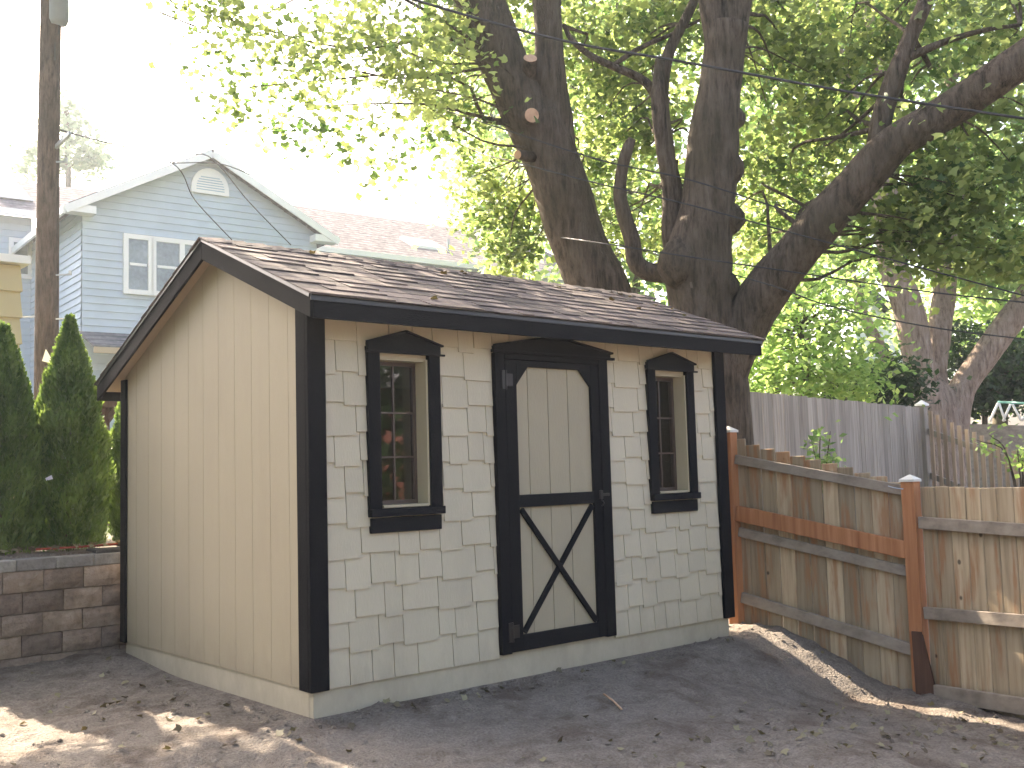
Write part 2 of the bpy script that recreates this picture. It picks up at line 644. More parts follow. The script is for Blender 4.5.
# staggered shingles
b = MB()
rows = 12
ex = (2.235 - H1) / rows
DX0, DX1 = 1.32, 2.37
for r in range(rows):
    z0 = H1 + r * ex
    x = .09 - random.random() * .1
    k = r
    while x < W - .09:
        w = random.choice((.125, .15, .17, .2, .225, .26, .17, .15))
        x1 = x + w
        off = .03 * (k % 2) * random.uniform(.55, 1.2)
        k += 1
        a0, a1 = max(x, .09), min(x1, W - .09)
        segs = [(a0, a1)]

        def cut(segs, c0, c1):
            o = []
            for s0, s1 in segs:
                if s1 <= c0 or s0 >= c1:
                    o.append((s0, s1))
                else:
                    if s0 < c0:
                        o.append((s0, c0))
                    if s1 > c1:
                        o.append((c1, s1))
            return o
        zb = z0 + off if r else z0
        zt = z0 + ex + .035
        if zt < 2.10 + .05 and z0 > -1:
            segs = cut(segs, DX0, DX1)
        wsegs = []
        if zt > WZ0 - .03 and zb < 2.035:
            for wx0, wx1 in WIN:
                for s0, s1 in segs:
                    q0, q1 = max(s0, wx0 - .04), min(s1, wx1 + .04)
                    if q1 - q0 > .01:
                        if zb < WZ0 - .05:
                            wsegs.append((q0, q1, zb, WZ0 - .03))
                        elif zt > 2.06:
                            wsegs.append((q0, q1, 2.04, zt))
                segs = cut(segs, wx0 - .04, wx1 + .04)
        rr_ = random.random()
        for s0, s1, zb, zt in [(q0, q1, zb, zt) for q0, q1 in segs] + wsegs:
            if s1 - s0 < .02:
                continue
            g = .0026
            t0, t1 = -.017, -.002
            s0g, s1g = s0 + g, s1 - g
            ti = random.uniform(-.002, .002)
            b.hexa([(s0g, t0, zb + ti), (s1g, t0, zb - ti), (s1g, .002, zb - ti), (s0g, .002, zb + ti), (s0g, t1 - .002, zt), (s1g, t1 - .002, zt), (s1g, .002, zt), (s0g, .002, zt)], rr_)
        x = x1
b.build('shingle_siding', M['shingle'], shed)

# corner boards
for (x0, x1, y0, y1, zt) in ((-.034, .082, -.034, -.004, 2.28), (-.034, -.013, -.0035, .10, top_z(.05) - .08), (W - .082, W + .034, -.034, -.004, 2.28), (-.034, -.013, D - .06, D + .03, top_z(D) - .08),
                             (W + .013, W + .034, -.0035, .10, top_z(.05) - .08), (W + .013, W + .034, D - .06, D + .03, top_z(D) - .08)):
    b = MB()
    b.box(x0, x1, y0, y1, H1 - .004, zt)
    b.build('corner_board', M['trim'], shed, bevel=.003)

# roof deck / soffit
b = MB()
X0, X1 = -OL + .02, W + OR_ - .02
th = .05
b.hexa([(X0, -OF + .02, ZE1 - th - .006), (X1, -OF + .02, ZE1 - th - .006), (X1, YR, ZR - th - .012), (X0, YR, ZR - th - .012),
        (X0, -OF + .02, ZE1 - .008), (X1, -OF + .02, ZE1 - .008), (X1, YR, ZR - .012), (X0, YR, ZR - .012)])
b.hexa([(X0, YR, ZR - th - .012), (X1, YR, ZR - th - .012), (X1, YB - .02, ZB1 - th - .006), (X0, YB - .02, ZB1 - th - .006),
        (X0, YR, ZR - .012), (X1, YR, ZR - .012), (X1, YB - .02, ZB1 - .008), (X0, YB - .02, ZB1 - .008)])
b.box(-.012, W + .012, -OF + .025, -.0, 2.212, 2.222)
b.build('soffit', M['soffit'], shed)

# rake boards + fascias
RH = .128
for xx in (-OL, W + OR_ - .02):
    b = MB()
    b.prism([(xx, -OF + .0, ZE0), (xx, -OF, ZE1), (xx, YR, ZR - .004), (xx, YR, ZR - .004 - RH * 1.02)], (.02, 0, 0))
    b.build('rake_board', M['trim_r'], shed, bevel=.002)
    b = MB()
    b.prism([(xx, YR + .002, ZR - .004 - RH * 1.02), (xx, YR + .002, ZR - .004), (xx, YB, ZB1), (xx, YB, ZB0)], (.02, 0, 0))
    b.build('rake_board', M['trim_r'], shed, bevel=.002)
b = MB()
b.box(-OL + .0215, W + OR_ - .0215, -OF, -OF + .02, ZE0, ZE1 - .004)
b.build('fascia', M['trim_h'], shed, bevel=.002)
b = MB()
b.box(-OL + .0215, W + OR_ - .0215, YB - .02, YB, ZB0, ZB1 - .004)
b.build('fascia', M['trim_h'], shed, bevel=.002)

# shingles on the roof
roof = None
b = MB()


def roof_rows(ylo, zlo, yhi, zhi, sgn):
    L = math.hypot(yhi - ylo, zhi - zlo)
    dy, dz = (yhi - ylo) / L, (zhi - zlo) / L
    ny, nz = (-dz, dy) if sgn > 0 else (dz, -dy)
    if nz < 0:
        ny, nz = -ny, -nz
    e = .142
    n = int(math.ceil(L / e))
    for r in range(n):
        s0 = r * e - .012
        s1 = min(L, (r + 1) * e + .02)
        x = -OL - .015
        while x < W + OR_ + .015:
            w = random.uniform(.09, .30)
            x1 = min(W + OR_ + .015, x + w)
            lift = random.choice((.005, .012, .013))
            so = s0 + random.uniform(-.003, .003)
            p = []
            for (s, t) in ((so, 0.0), (s1, 0.0)):
                for (xx, tt) in ((x + .001, t), (x1 - .001, t)):
                    p.append((xx, ylo + dy * s + ny * tt, zlo + dz * s + nz * tt))
            bt = lift
            q = [(x + .001, ylo + dy * so + ny * bt, zlo + dz * so + nz * bt), (x1 - .001, ylo + dy * so + ny * bt, zlo + dz * so + nz * bt),
                 (x1 - .001, ylo + dy * s1 + ny * .002, zlo + dz * s1 + nz * .002), (x + .001, ylo + dy * s1 + ny * .002, zlo + dz * s1 + nz * .002)]
            a = random.random()
            a = a * .75 + (.25 if lift > .01 else 0)
            b.hexa([p[0], p[1], p[3], p[2], q[0], q[1], q[2], q[3]], a)
            x = x1


roof_rows(-OF - .02, ZE1 + .001, YR, ZR + .004, 1)
roof_rows(YB + .02, ZB1 + .001, YR, ZR + .004, -1)
roof = b.build('roof', M['roof'], shed)
# ridge caps
b = MB()
x = -OL - .018
while x < W + OR_ + .01:
    x1 = x + .165
    h0, h1 = .022, .010
    a = random.random() * .6
    for sg, sl in ((-1, SL), (1, SB)):
        e = .13
        p = [(x, YR, ZR + h1), (x1, YR, ZR + h0), (x1, YR + sg * e, ZR + h0 - e * sl), (x, YR + sg * e, ZR + h1 - e * sl)]
        q = [(u, v, w_ - .010) for u, v, w_ in p]
        b.hexa(q + p, a)
    x += .14
o = b.build('ridge_cap', M['roof'], shed)
o.parent = roof
o.matrix_parent_inverse = Matrix.Identity(4)
# drip edge
b = MB()
for xx in (-OL - .004, W + OR_ + .004):
    b.bar((xx, -OF, ZE1 - .004), (xx, YR, ZR - .006), .006, .022, (0, 0, 1))
    b.bar((xx, YR, ZR - .006), (xx, YB, ZB1 - .004), .006, .022, (0, 0, 1))
b.box(-OL, W + OR_, -OF - .008, -OF - .002, ZE1 - .030, ZE1 - .002)
b.build('drip_edge', M['drip'], shed)


# windows
def window(a0, a1, label):
    cx = (a0 + a1) / 2
    b = MB()
    fw = .088
    b.box(a0 - fw, a0 - .002, -.036, .0, WZ0 - .05, WZ1 + .03)
    b.box(a1 + .002, a1 + fw, -.036, .0, WZ0 - .05, WZ1 + .03)
    fr = b.build('window', M['trim'], shed, bevel=.003)
    fr['label'] = label

    def sub(name, mb, mat, bev=0):
        o = mb.build(name, mat, shed, bevel=bev)
        o.parent = fr
        o.matrix_parent_inverse = Matrix.Identity(4)
        return o
    b = MB()
    hw = .265
    b.prism([(cx - hw, -.042, 2.032), (cx + hw, -.042, 2.032), (cx + hw, -.042, 2.082), (cx, -.042, 2.158), (cx - hw, -.042, 2.082)], (0, .038, 0))
    b.box(cx - hw - .022, cx + hw + .022, -.058, -.0425, 2.022, 2.034)
    for sg in (-1, 1):
        A = np.array((cx + sg * (hw + .012), -.047, 2.084))
        B = np.array((cx, -.047, 2.161))
        b.bar(A, B, .024, .012, (0, 0, 1))
    sub('pediment', b, M['trim_h'], .002)
    b = MB()
    b.box(cx - hw + .0, cx + hw - .0, -.058, .0, WZ0 - .052, WZ0 - .006)
    b.box(cx - hw + .012, cx + hw - .012, -.032, .0, WZ0 - .145, WZ0 - .058)
    sub('sill', b, M['trim_h'], .003)
    # jamb lining
    b = MB()
    d = .125
    b.box(a0 - .001, a0 + .012, -.002, d, WZ0, WZ1)
    b.box(a1 - .012, a1 + .001, -.02, d, WZ0, WZ1)
    b.box(a0 + .012, a1 - .012, -.0, d, WZ1 - .012, WZ1 + .001)
    b.box(a0 + .012, a1 - .012, -.028, d, WZ0 - .001, WZ0 + .012)
    sub('jamb', b, M['jamb'])
    b = MB()
    g = .088
    i0, i1, k0, k1 = a0 + .012, a1 - .012, WZ0 + .012, WZ1 - .012
    b.box(i0, i0 + .022, g, g + .03, k0, k1)
    b.box(i1 - .022, i1, g, g + .03, k0, k1)
    b.box(i0 + .022, i1 - .022, g, g + .03, k0, k0 + .025)
    b.box(i0 + .022, i1 - .022, g, g + .03, k1 - .025, k1)
    b.box(cx - .006, cx + .006, g + .004, g + .012, k0 + .025, k1 - .025)
    for q in (.33, .64):
        zz = k0 + (k1 - k0) * q
        b.box(i0 + .022, cx - .0065, g + .004, g + .012, zz - .006, zz + .006)
        b.box(cx + .0065, i1 - .022, g + .004, g + .012, zz - .006, zz + .006)
    sub('sash', b, M['sash'])
    b = MB()
    b.box(i0 + .01, i1 - .01, g + .014, g + .018, k0 + .01, k1 - .01)
    sub('glass', b, M['glass'])
    # dark liner of the interior behind the pane
    return fr


window(WIN[0][0], WIN[0][1], 'left window of the shed, by the corner')
window(WIN[1][0], WIN[1][1], 'right window of the shed, past the door')

# door casing
b = MB()
b.box(1.325, 1.408, -.038, -.0, .165, 2.075)
b.box(2.272, 2.362, -.038, -.0, .165, 2.075)
b.box(1.408, 2.272, -.038, -.0, 2.035, 2.075)
b.build('door_casing', M['trim'], shed, bevel=.003)
b = MB()
cx = 1.855
b.prism([(1.318, -.044, 2.0755), (2.392, -.044, 2.0755), (2.392, -.044, 2.118), (cx + .12, -.044, 2.185), (cx - .12, -.044, 2.185), (1.318, -.044, 2.118)], (0, .04, 0))
b.box(1.296, 2.414, -.064, -.0445, 2.070, 2.088)
for sg in (-1, 1):
    b.bar((cx + sg * .545, -.052, 2.119), (cx + sg * .11, -.052, 2.188), .03, .014)
b.bar((cx - .12, -.052, 2.190), (cx + .12, -.052, 2.190), .03, .014)
b.build('door_head', M['trim_h'], shed, bevel=.002)
# door
b = MB()
xs = [1.50, 1.62, 1.80, 1.985, 2.20]
for i in range(4):
    b.box(xs[i] + .003, xs[i + 1] - .003, -.012, .0, .20, 2.00, random.random())
b.box(1.49, 2.21, -.004, .0, .19, 2.01)
door = b.build('door', M['siding'], shed)


def dsub(name, mb, mat=None, bev=.002):
    o = mb.build(name, mat or M['trim'], shed, bevel=bev)
    o.parent = door
    o.matrix_parent_inverse = Matrix.Identity(4)


for (x0, x1) in ((1.412, 1.508), (2.193, 2.268)):
    b = MB()
    b.box(x0, x1, -.034, -.0, .172, 2.031)
    dsub('stile', b)
for (z0, z1) in ((.172, .272), (1.078, 1.158)):
    b = MB()
    b.box(1.5085, 2.1925, -.0335, -.0125, z0, z1)
    dsub('rail', b, M['trim_h'])
b = MB()
b.prism([(1.5085, -.0335, 2.031), (1.5085, -.0335, 1.87), (1.612, -.0335, 1.992), (2.085, -.0335, 1.992), (2.1925, -.0335, 1.875), (2.1925, -.0335, 2.031)], (0, .021, 0))
dsub('top_rail', b, M['trim_h'])
b = MB()
b.bar((1.525, -.021, .285), (2.178, -.021, 1.065), .020, .036, (1, 0, -.8))
dsub('brace', b)
b = MB()
b.bar((2.178, -.024, .285), (1.525, -.024, 1.065), .020, .036, (1, 0, .8))
dsub('brace', b)
for z in (1.90, .30):
    b = MB()
    b.box(1.375, 1.404, -.046, -.0385, z - .06, z + .06)
    b.box(1.410, 1.470, -.042, -.0345, z - .04, z + .04)
    b.tube([(1.407, -.046, z - .062), (1.407, -.046, z + .062)], .007, 8)
    dsub('hinge', b, M['hinge'])
b = MB()
b.box(2.245, 2.33, -.050, -.0385, 1.125, 1.143)
b.box(2.235, 2.262, -.052, -.0345, 1.105, 1.165)
b.tube([(2.25, -.046, 1.10), (2.25, -.065, 1.08), (2.25, -.046, 1.055)], .006, 6)
dsub('latch', b, M['hinge'])

# mug on the inside shelf, visible in the right window
b = MB()
b.box(2.7, 3.6, .16, .34, 1.10, 1.125)
b.build('shelf', M['inside'], shed)
mug = thing('mug', 'brown mug with white rim standing inside the right shed window', 'mug', (3.03, .22, 1.126))
b = MB()
b.tube([(3.03, .22, 1.126), (3.03, .22, 1.18), (3.03, .22, 1.19)], [.035, .042, .042], 16)
b.tube(spline([(3.07, .22, 1.178), (3.10, .22, 1.168), (3.10, .22, 1.148), (3.068, .22, 1.138)], 4), .005, 6)
b.build('cup', M['mug'], mug, smooth=True)
b = MB()
b.tube([(3.03, .22, 1.191), (3.03, .22, 1.214), (3.03, .22, 1.222)], [.044, .044, .030], 16)
b.build('lid', M['white'], mug, smooth=True)


# ------------------------------------------------------------------ retaining wall
rw = thing('retaining_wall', 'low retaining wall of split-face blocks with grey cap, left of the shed', 'wall', (0, 2.93, 0))
b = MB()
ch = .152
for r in range(6):
    z0 = .70 - ch * (r + 1) + .004
    x = -5 + (.14 if r % 2 else 0)
    while x < 4.0:
        w = .28
        j = [random.uniform(-.008, .008) for _ in range(8)]
        x0, x1 = x + .003, x + w - .003
        y0 = 2.90 + .008 * (5 - r) * -1 + random.uniform(-.006, .006)
        c = .012
        # chamfered split face
        P = [(x0, y0 + c, z0), (x1, y0 + c, z0), (x1, 3.02, z0), (x0, 3.02, z0), (x0, y0 + c, z0 + ch - .006), (x1, y0 + c, z0 + ch - .006), (x1, 3.02, z0 + ch - .006), (x0, 3.02, z0 + ch - .006)]
        a = random.random()
        b.hexa(P, a)
        m = .016
        nx_, nz_ = 4, 3
        V = []
        for iz in range(nz_ + 1):
            for ix in range(nx_ + 1):
                xx = x0 + (x1 - x0) * ix / nx_
                zz = z0 + (ch - .006) * iz / nz_
                edge = ix in (0, nx_) or iz in (0, nz_)
                V.append((xx, y0 + c - .0005 if edge else y0 - random.uniform(0, .012), zz))
        base = len(b.v)
        b.v.extend(V)
        for iz in range(nz_):
            for ix in range(nx_):
                k = base + iz * (nx_ + 1) + ix
                b.f.append((k, k + 1, k + nx_ + 2, k + nx_ + 1))
                b.a.append(a)
        x += w
b.build('block_courses', M['block'], rw)
b = MB()
x = -5.06
while x < 4.0:
    b.box(x + .002, x + .27, 2.865, 3.06, .701, .783 + random.uniform(-.003, .003), random.random())
    x += .272
b.build('cap_course', M['capstone'], rw, bevel=.006)

pv = MB()
p = on_y(98, 556, 2.98)
pv.hexa([(-.14, 2.90, .787), (.30, 2.91, .787), (.30, 3.16, .787), (-.12, 3.17, .787), (-.14, 2.90, .812), (.30, 2.91, .812), (.30, 3.16, .812), (-.12, 3.17, .812)])
tag(pv.build('paver', M['paver'], bevel=.004), 'dark flat paver lying on the cap of the retaining wall', 'paver')


# ------------------------------------------------------------------ leaves
def leaf_mesh(name, pos, size, mat, shape='maple', parent=None, updir=None, rnd=None, up_bias=.45, seed=1):
    """pos: (n,3) array; builds one mesh of n little leaves"""
    g = np.random.default_rng(seed)
    n = len(pos)
    if shape == 'maple':
        T = np.array([(0, -.5), (.34, -.34), (.55, .05), (.24, .10), (0, .58), (-.24, .10), (-.55, .05), (-.34, -.34)])
    elif shape == 'quad':
        T = np.array([(0, -.55), (.36, 0), (0, .55), (-.36, 0)])
    elif shape == 'spray':
        T = np.array([(0, -.5), (.10, -.1), (.16, .35), (0, .55), (-.16, .3), (-.10, -.15)])
    else:
        T = np.array([(-.5, -.12), (.5, -.12), (.5, .12), (-.5, .12)])
    m = len(T)
    nrm = g.normal(size=(n, 3))
    nrm[:, 2] = np.abs(nrm[:, 2]) * 1 + up_bias
    nrm /= np.linalg.norm(nrm, axis=1)[:, None]
    if updir is None:
        t = g.normal(size=(n, 3))
    else:
        t = updir + g.normal(size=(n, 3)) * .35
        nrm = g.normal(size=(n, 3))
        nrm /= np.linalg.norm(nrm, axis=1)[:, None]
    v_ = t - nrm * np.sum(t * nrm, axis=1)[:, None]
    v_ /= np.linalg.norm(v_, axis=1)[:, None] + 1e-9
    if updir is not None:
        v_ = t / np.linalg.norm(t, axis=1)[:, None]
        nrm = nrm - v_ * np.sum(nrm * v_, axis=1)[:, None]
        nrm /= np.linalg.norm(nrm, axis=1)[:, None] + 1e-9
    u_ = np.cross(v_, nrm)
    s = size * g.uniform(.6, 1.25, n)
    V = np.zeros((n, m, 3))
    for k in range(m):
        fold = .22 * abs(T[k, 0])
        V[:, k] = pos + (u_ * T[k, 0] + v_ * T[k, 1] + nrm * (fold)) * s[:, None]
    me = bpy.data.meshes.new(name)
    me.vertices.add(n * m)
    me.vertices.foreach_set('co', V.reshape(-1).astype(np.float32))
    me.loops.add(n * m)
    me.loops.foreach_set('vertex_index', np.arange(n * m, dtype=np.int32))
    me.polygons.add(n)
    me.polygons.foreach_set('loop_start', np.arange(0, n * m, m, dtype=np.int32))
    me.polygons.foreach_set('loop_total', np.full(n, m, np.int32))
    me.update(calc_edges=True)
    a = me.attributes.new('rnd', 'FLOAT', 'FACE')
    rr = g.random(n) if rnd is None else np.clip(rnd + g.normal(size=n) * .12, 0, 1)
    a.data.foreach_set('value', rr.astype(np.float32))
    me.materials.append(mat)
    o = bpy.data.objects.new(name, me)
    COL.objects.link(o)
    if parent is not None:
        o.parent = parent
        o.matrix_parent_inverse = Matrix.Translation(-Vector(parent.location))
    return o


def clumps(blobs, sub_r=.32, per=34, seed=3, flat=.6):
    """blobs: (center, radius(3) or scalar, n_sub). returns positions, colour value, sub centres"""
    g = np.random.default_rng(seed)
    P, C, S = [], [], []
    for c, r, n in blobs:
        r = np.array(r if hasattr(r, '__len__') else (r, r, r * .8), float)
        d = g.normal(size=(n, 3))
        d /= np.linalg.norm(d, axis=1)[:, None]
        rad = g.random(n) ** (1 / 2.4)
        sc_ = np.array(c) + d * rad[:, None] * r
        S.append(sc_)
        for q in sc_:
            k = max(3, int(per * g.uniform(.4, 1.5)))
            o = g.normal(size=(k, 3)) * sub_r * g.uniform(.6, 1.3)
            o[:, 2] *= flat
            P.append(q + o)
            C.append(np.full(k, g.random()))
    return np.concatenate(P), np.concatenate(C), np.concatenate(S)


# ------------------------------------------------------------------ trees
def W3(pts, dflt):
    """list of (px,py,width_px[,depth]) -> points and radii"""
    P, Rr = [], []
    for q in pts:
        d = q[3] if len(q) > 3 else dflt
        P.append(np.append(at(q[0], q[1], d), q[2] / 2 * d / FP))
    S = spline(P, 7)
    return [s[:3] for s in S], [max(.004, s[3]) for s in S]


def limb(mb, pts, d, n=14, wob=.10, seed=0):
    P, Rr = W3(pts, d)
    mb.tube(P, Rr, n, wob=wob, seed=seed)
    return P


def twigs(mb, sources, targets, r0=.018, seed=5):
    """thin branches from nearest source point to each target"""
    g = np.random.default_rng(seed)
    src = np.array(sources)
    for t in targets:
        dd = np.linalg.norm(src - t, axis=1) + .8 * np.maximum(0, src[:, 2] - t[2])
        s = src[int(np.argmin(dd))]
        L = np.linalg.norm(t - s)
        if L < .15:
            continue
        mid = (s + t) / 2 + g.normal(size=3) * L * .09 + np.array([0, 0, .08 * L])
        P = spline([s, (s * .6 + mid * .4) + g.normal(size=3) * .03 * L, mid, t], 3)
        r = min(.05, r0 * (.5 + .35 * L))
        mb.tube(P, list(np.linspace(r, .004, len(P))), 5, cap=False)


# --- maple 1 (left, leaning)
d1 = 11.0
t1 = thing('maple_tree', 'large maple right behind the shed leaning left, with fresh orange pruning cuts', 'tree', tuple(at(650, 470, d1)), 'big maple trees')
b = MB()
tr = []
tr += limb(b, [(668, 560, 84), (648, 450, 74), (626, 370, 66), (603, 300, 60), (578, 240, 57), (562, 190, 56), (549, 150, 56), (536, 118, 54)], d1, 22, .08, 1)
l1 = limb(b, [(548, 165, 46), (528, 118, 50), (508, 75, 49), (494, 40, 50), (479, 0, 51), (462, -45, 46, 10.8), (440, -110, 40, 10.6), (405, -200, 30, 10.2), (350, -300, 18, 10)], d1, 20, .08, 2)
l2 = limb(b, [(562, 165, 34), (556, 120, 34), (550, 85, 32), (549, 45, 29), (547, 0, 29), (548, -60, 26), (560, -150, 22), (590, -260, 16, 11.5)], d1, 16, .08, 3)
b.build('trunk', M['bark'], t1, smooth=True)
src1 = l1 + l2
b = MB()
l3 = limb(b, [(672, 190, 17, 10.9), (667, 150, 15), (662, 100, 13), (668, 55, 12), (690, 10, 10), (720, -60, 8)], d1, 10, .08, 4)
l4 = limb(b, [(659, 100, 12), (643, 80, 9), (612, 66, 8), (590, 55, 7), (572, 40, 6), (564, 25, 5)], d1, 8, .08, 5)
l5 = limb(b, [(612, 66, 5), (640, 48, 5), (670, 35, 4), (700, 20, 3)], d1, 6, .05, 5)
b.build('limb', M['bark'], t1, smooth=True)
src1 += l3 + l4
for (px, py, w, dd, nx_, nz_) in ((531, 116, 15, 10.66, .25, 0), (519.5, 155, 9, 10.62, -.75, -.1), (530, 61, 14, 10.75, .1, .9)):
    b = MB()
    p = at(px, py, dd)
    n = -CF + CR * nx_ + CU * nz_
    n = n / np.linalg.norm(n)
    b.tube([p - n * .22, p - n * .02, p + n * .03], [w * dd / FP / 2 * 1.25, w * dd / FP / 2 * 1.1, w * dd / FP / 2], 14)
    b.build('pruned_stub', M['bark'], t1, smooth=True)
    b2 = MB()
    b2.tube([p + n * .028, p + n * .036], [w * dd / FP / 2 * .97] * 2, 14)
    b2.build('cut_face', M['cut'], t1)

# --- maple 2 (centre right)
d2 = 10.0
t2 = thing('maple_tree', 'thick knobbly maple beside the shed with a heavy limb reaching up to the right', 'tree', tuple(at(722, 520, d2)), 'big maple trees')
b = MB()
s2 = limb(b, [(722, 560, 84), (722, 490, 72), (720, 430, 66), (716, 385, 66), (706, 340, 66), (701, 300, 64), (699, 268, 68), (702, 240, 62), (708, 205, 54), (711, 170, 52), (714, 130, 50), (719, 95, 44), (723, 60, 41), (727, 25, 42)], d2, 24, .07, 7)
s3 = limb(b, [(720, 50, 28), (712, 10, 24), (704, -50, 22), (690, -130, 16), (670, -220, 10)], d2, 14, .08, 8)
s4 = limb(b, [(728, 60, 32), (734, 20, 30), (742, -30, 28), (750, -100, 24), (765, -200, 16, 10.5)], d2, 14, .08, 9)
# burls
g = np.random.default_rng(11)
for (px, py, w, dd) in ((731, 168, 28, 9.95), (731, 218, 27, 9.95), (726, 287, 28, 9.9), (678, 262, 44, 9.85), (735, 118, 20, 10)):
    p = at(px, py, dd)
    r = w / 2 * dd / FP
    b.tube([p + CU * r * -1.25, p + CU * r * -.9, p + CU * r * -.35, p + CU * r * .3, p + CU * r * .85, p + CU * r * 1.2], [r * .2, r * .65, r, r * .95, r * .6, r * .15], 14, wob=.2, seed=px)
b.build('trunk', M['bark'], t2, smooth=True)
b = MB()
s5 = limb(b, [(716, 395, 50, 10), (728, 358, 50, 9.95), (748, 318, 48, 9.9), (772, 282, 46, 9.8), (800, 248, 42, 9.7), (825, 218, 42, 9.6), (850, 192, 40, 9.5), (876, 163, 40, 9.4), (900, 140, 36, 9.3), (950, 110, 36, 9.2), (1000, 76, 37, 9.0), (1050, 40, 36, 8.9), (1120, -20, 32, 8.8), (1200, -100, 24, 8.7)], d2, 20, .07, 10)
b.build('limb', M['bark'], t2, smooth=True)
b = MB()
s6 = limb(b, [(872, 170, 26, 9.45), (878, 140, 22, 9.5), (884, 110, 20, 9.5), (896, 75, 19, 9.5), (911, 35, 16, 9.5), (926, 0, 15, 9.5), (945, -60, 13), (960, -130, 9)], d2, 12, .08, 12)
s7 = limb(b, [(903, 60, 10, 9.5), (925, 50, 9, 9.4), (950, 40, 7, 9.4), (985, 30, 5, 9.3), (1020, 25, 4, 9.2)], d2, 8, .08, 13)
b.build('limb', M['bark'], t2, smooth=True)
b = MB()
s8 = limb(b, [(668, 272, 22, 9.95), (650, 272, 19), (636, 262, 18), (632, 240, 17), (624, 215, 15), (620, 195, 13), (622, 170, 12), (627, 150, 13), (632, 139, 9)], d2, 10, .12, 14)
s9 = limb(b, [(676, 262, 20, 10.1), (671, 230, 20, 10.1), (672, 190, 20, 10.1), (665, 155, 17, 10.1), (660, 125, 15, 10.1), (658, 95, 14, 10.1), (660, 60, 10, 10.2)], d2, 10, .1, 15)
b.build('limb', M['bark'], t2, smooth=True)
b = MB()
for (px, py, w, dd) in ((701, 283, 20, 9.715),):
    p = at(px, py, dd)
    n = -CF
    b.tube([p - n * .15, p, p + n * .012, p + n * .006], [w * dd / FP / 2 * 1.3, w * dd / FP / 2 * 1.15, w * dd / FP / 2 * .95, w * dd / FP / 2 * .3], 16)
b.build('healed_scar', m_bark('scar_wood', (.14, .11, .085), (.2, .165, .13), (.26, .215, .17)), t2, smooth=True)

# crowns ------------------------------------------------------------
# maple 1 crown: upper left area and overhead
bl1 = []


def B(px, py, d, r, n):
    bl1.append((at(px, py, d), r, n))


for q in ((215, 5, 10, .5, 7), (240, 28, 10, .35, 5), (180, -10, 10, .4, 4), (262, 45, 10, .2, 2), (292, 75, 10, .25, 3), (250, 100, 10.2, .4, 5), (275, 125, 10.2, .3, 3), (235, 90, 10.2, .3, 2),
          (300, 20, 10, .3, 2), (335, 50, 10, .45, 5), (350, 100, 10, .5, 6), (380, 40, 10, .7, 14), (410, 90, 10, .6, 11), (375, 125, 10, .4, 5), (350, 20, 10.4, .5, 6), (430, 20, 10.8, .7, 18), (440, 110, 10.8, .5, 10), (385, 160, 10, .25, 3),
          (460, 70, 11.6, .7, 24), (470, 150, 12, .5, 12), (500, 200, 12.4, .55, 18), (520, 250, 12.4, .4, 12), (480, 175, 12, .3, 6), (535, 220, 12.4, .45, 14), (490, 225, 12.6, .35, 8), (510, 268, 12.4, .25, 5)):
    B(*q)
for q in ((590, 90, 12.4, .9, 36), (620, 30, 12.4, .9, 36), (600, 160, 12.8, .8, 30), (640, 210, 12.8, .8, 30), (610, 250, 13, .6, 18), (655, 150, 12.6, .7, 26), (580, 20, 12.2, .8, 26), (520, 20, 12.5, .7, 20), (640, 110, 12.6, .7, 20)):
    B(*q)
# overhead canopy (above the frame), leaf masses placed for their shade
ovr = [((-1.4, 7.8, 8.3), (1.5, 1.6, .8), 110), ((.6, 8.4, 9.4), (1.4, 1.6, .9), 60), ((2.6, 8.6, 10.2), (1.4, 1.6, .9), 50), ((4.4, 6.8, 9.8), (1.4, 1.6, .9), 50), ((-1.0, 5.6, 8.3), (1.6, 1.2, .7), 60), ((1.2, 5.2, 8.6), (1.6, 1.2, .7), 50), ((3.2, 4.6, 8.2), (1.4, 1.2, .7), 45)]
bl1 = [(c_, r_, max(2, int(n_ * .72))) for c_, r_, n_ in bl1]
P, C, S = clumps(bl1 + ovr, .20, 46, 21)
leaf_mesh('crown', P, .082, M['maple'], 'maple', t1, rnd=C, seed=2)
b = MB()
twigs(b, src1, S[::5], .02, 4)
b.build('branches', M['bark'], t1, smooth=True)

bl1 = []
for q in ((760, 40, 11.5, .9, 40), (790, 100, 11.8, .8, 36), (830, 30, 11.2, .9, 40), (780, 170, 12, .8, 34), (760, 230, 12.5, .6, 22), (800, 200, 12.4, .6, 22), (830, 140, 11.6, .7, 28), (850, 80, 11, .6, 24),
          (960, 20, 10.4, .8, 36), (1000, 110, 10, .8, 34), (960, 160, 9.6, .6, 26), (1010, 190, 10, .7, 30), (930, 210, 9.8, .5, 26), (975, 240, 9.8, .5, 22), (895, 230, 9.9, .35, 13), (1010, 20, 9.6, .7, 26), (940, 255, 9.6, .3, 9), (905, 250, 9.7, .25, 7), (1030, 260, 9.6, .3, 8),
          (690, 20, 12.4, .8, 24), (900, 10, 11.4, .6, 20), (650, 10, 12, .5, 14), (860, 120, 12, .5, 14)):
    B(*q)
ovr = [((6.5, 4.6, 8.8), (1.8, 1.8, 1.0), 60), ((7.5, 1.5, 7.9), (2, 2.0, 1.0), 50), ((5.2, 3.2, 8.0), (1.4, 1.4, .8), 50)]
bl1 = [(c_, r_, int(n_ * .62)) for c_, r_, n_ in bl1]
P, C, S = clumps(bl1 + ovr, .22, 46, 22)
leaf_mesh('crown', P, .085, M['maple'], 'maple', t2, rnd=C, seed=3)
b = MB()
twigs(b, s4 + s5[20:] + s6 + s7 + s3, S[::5], .02, 6)
b.build('branches', M['bark'], t2, smooth=True)

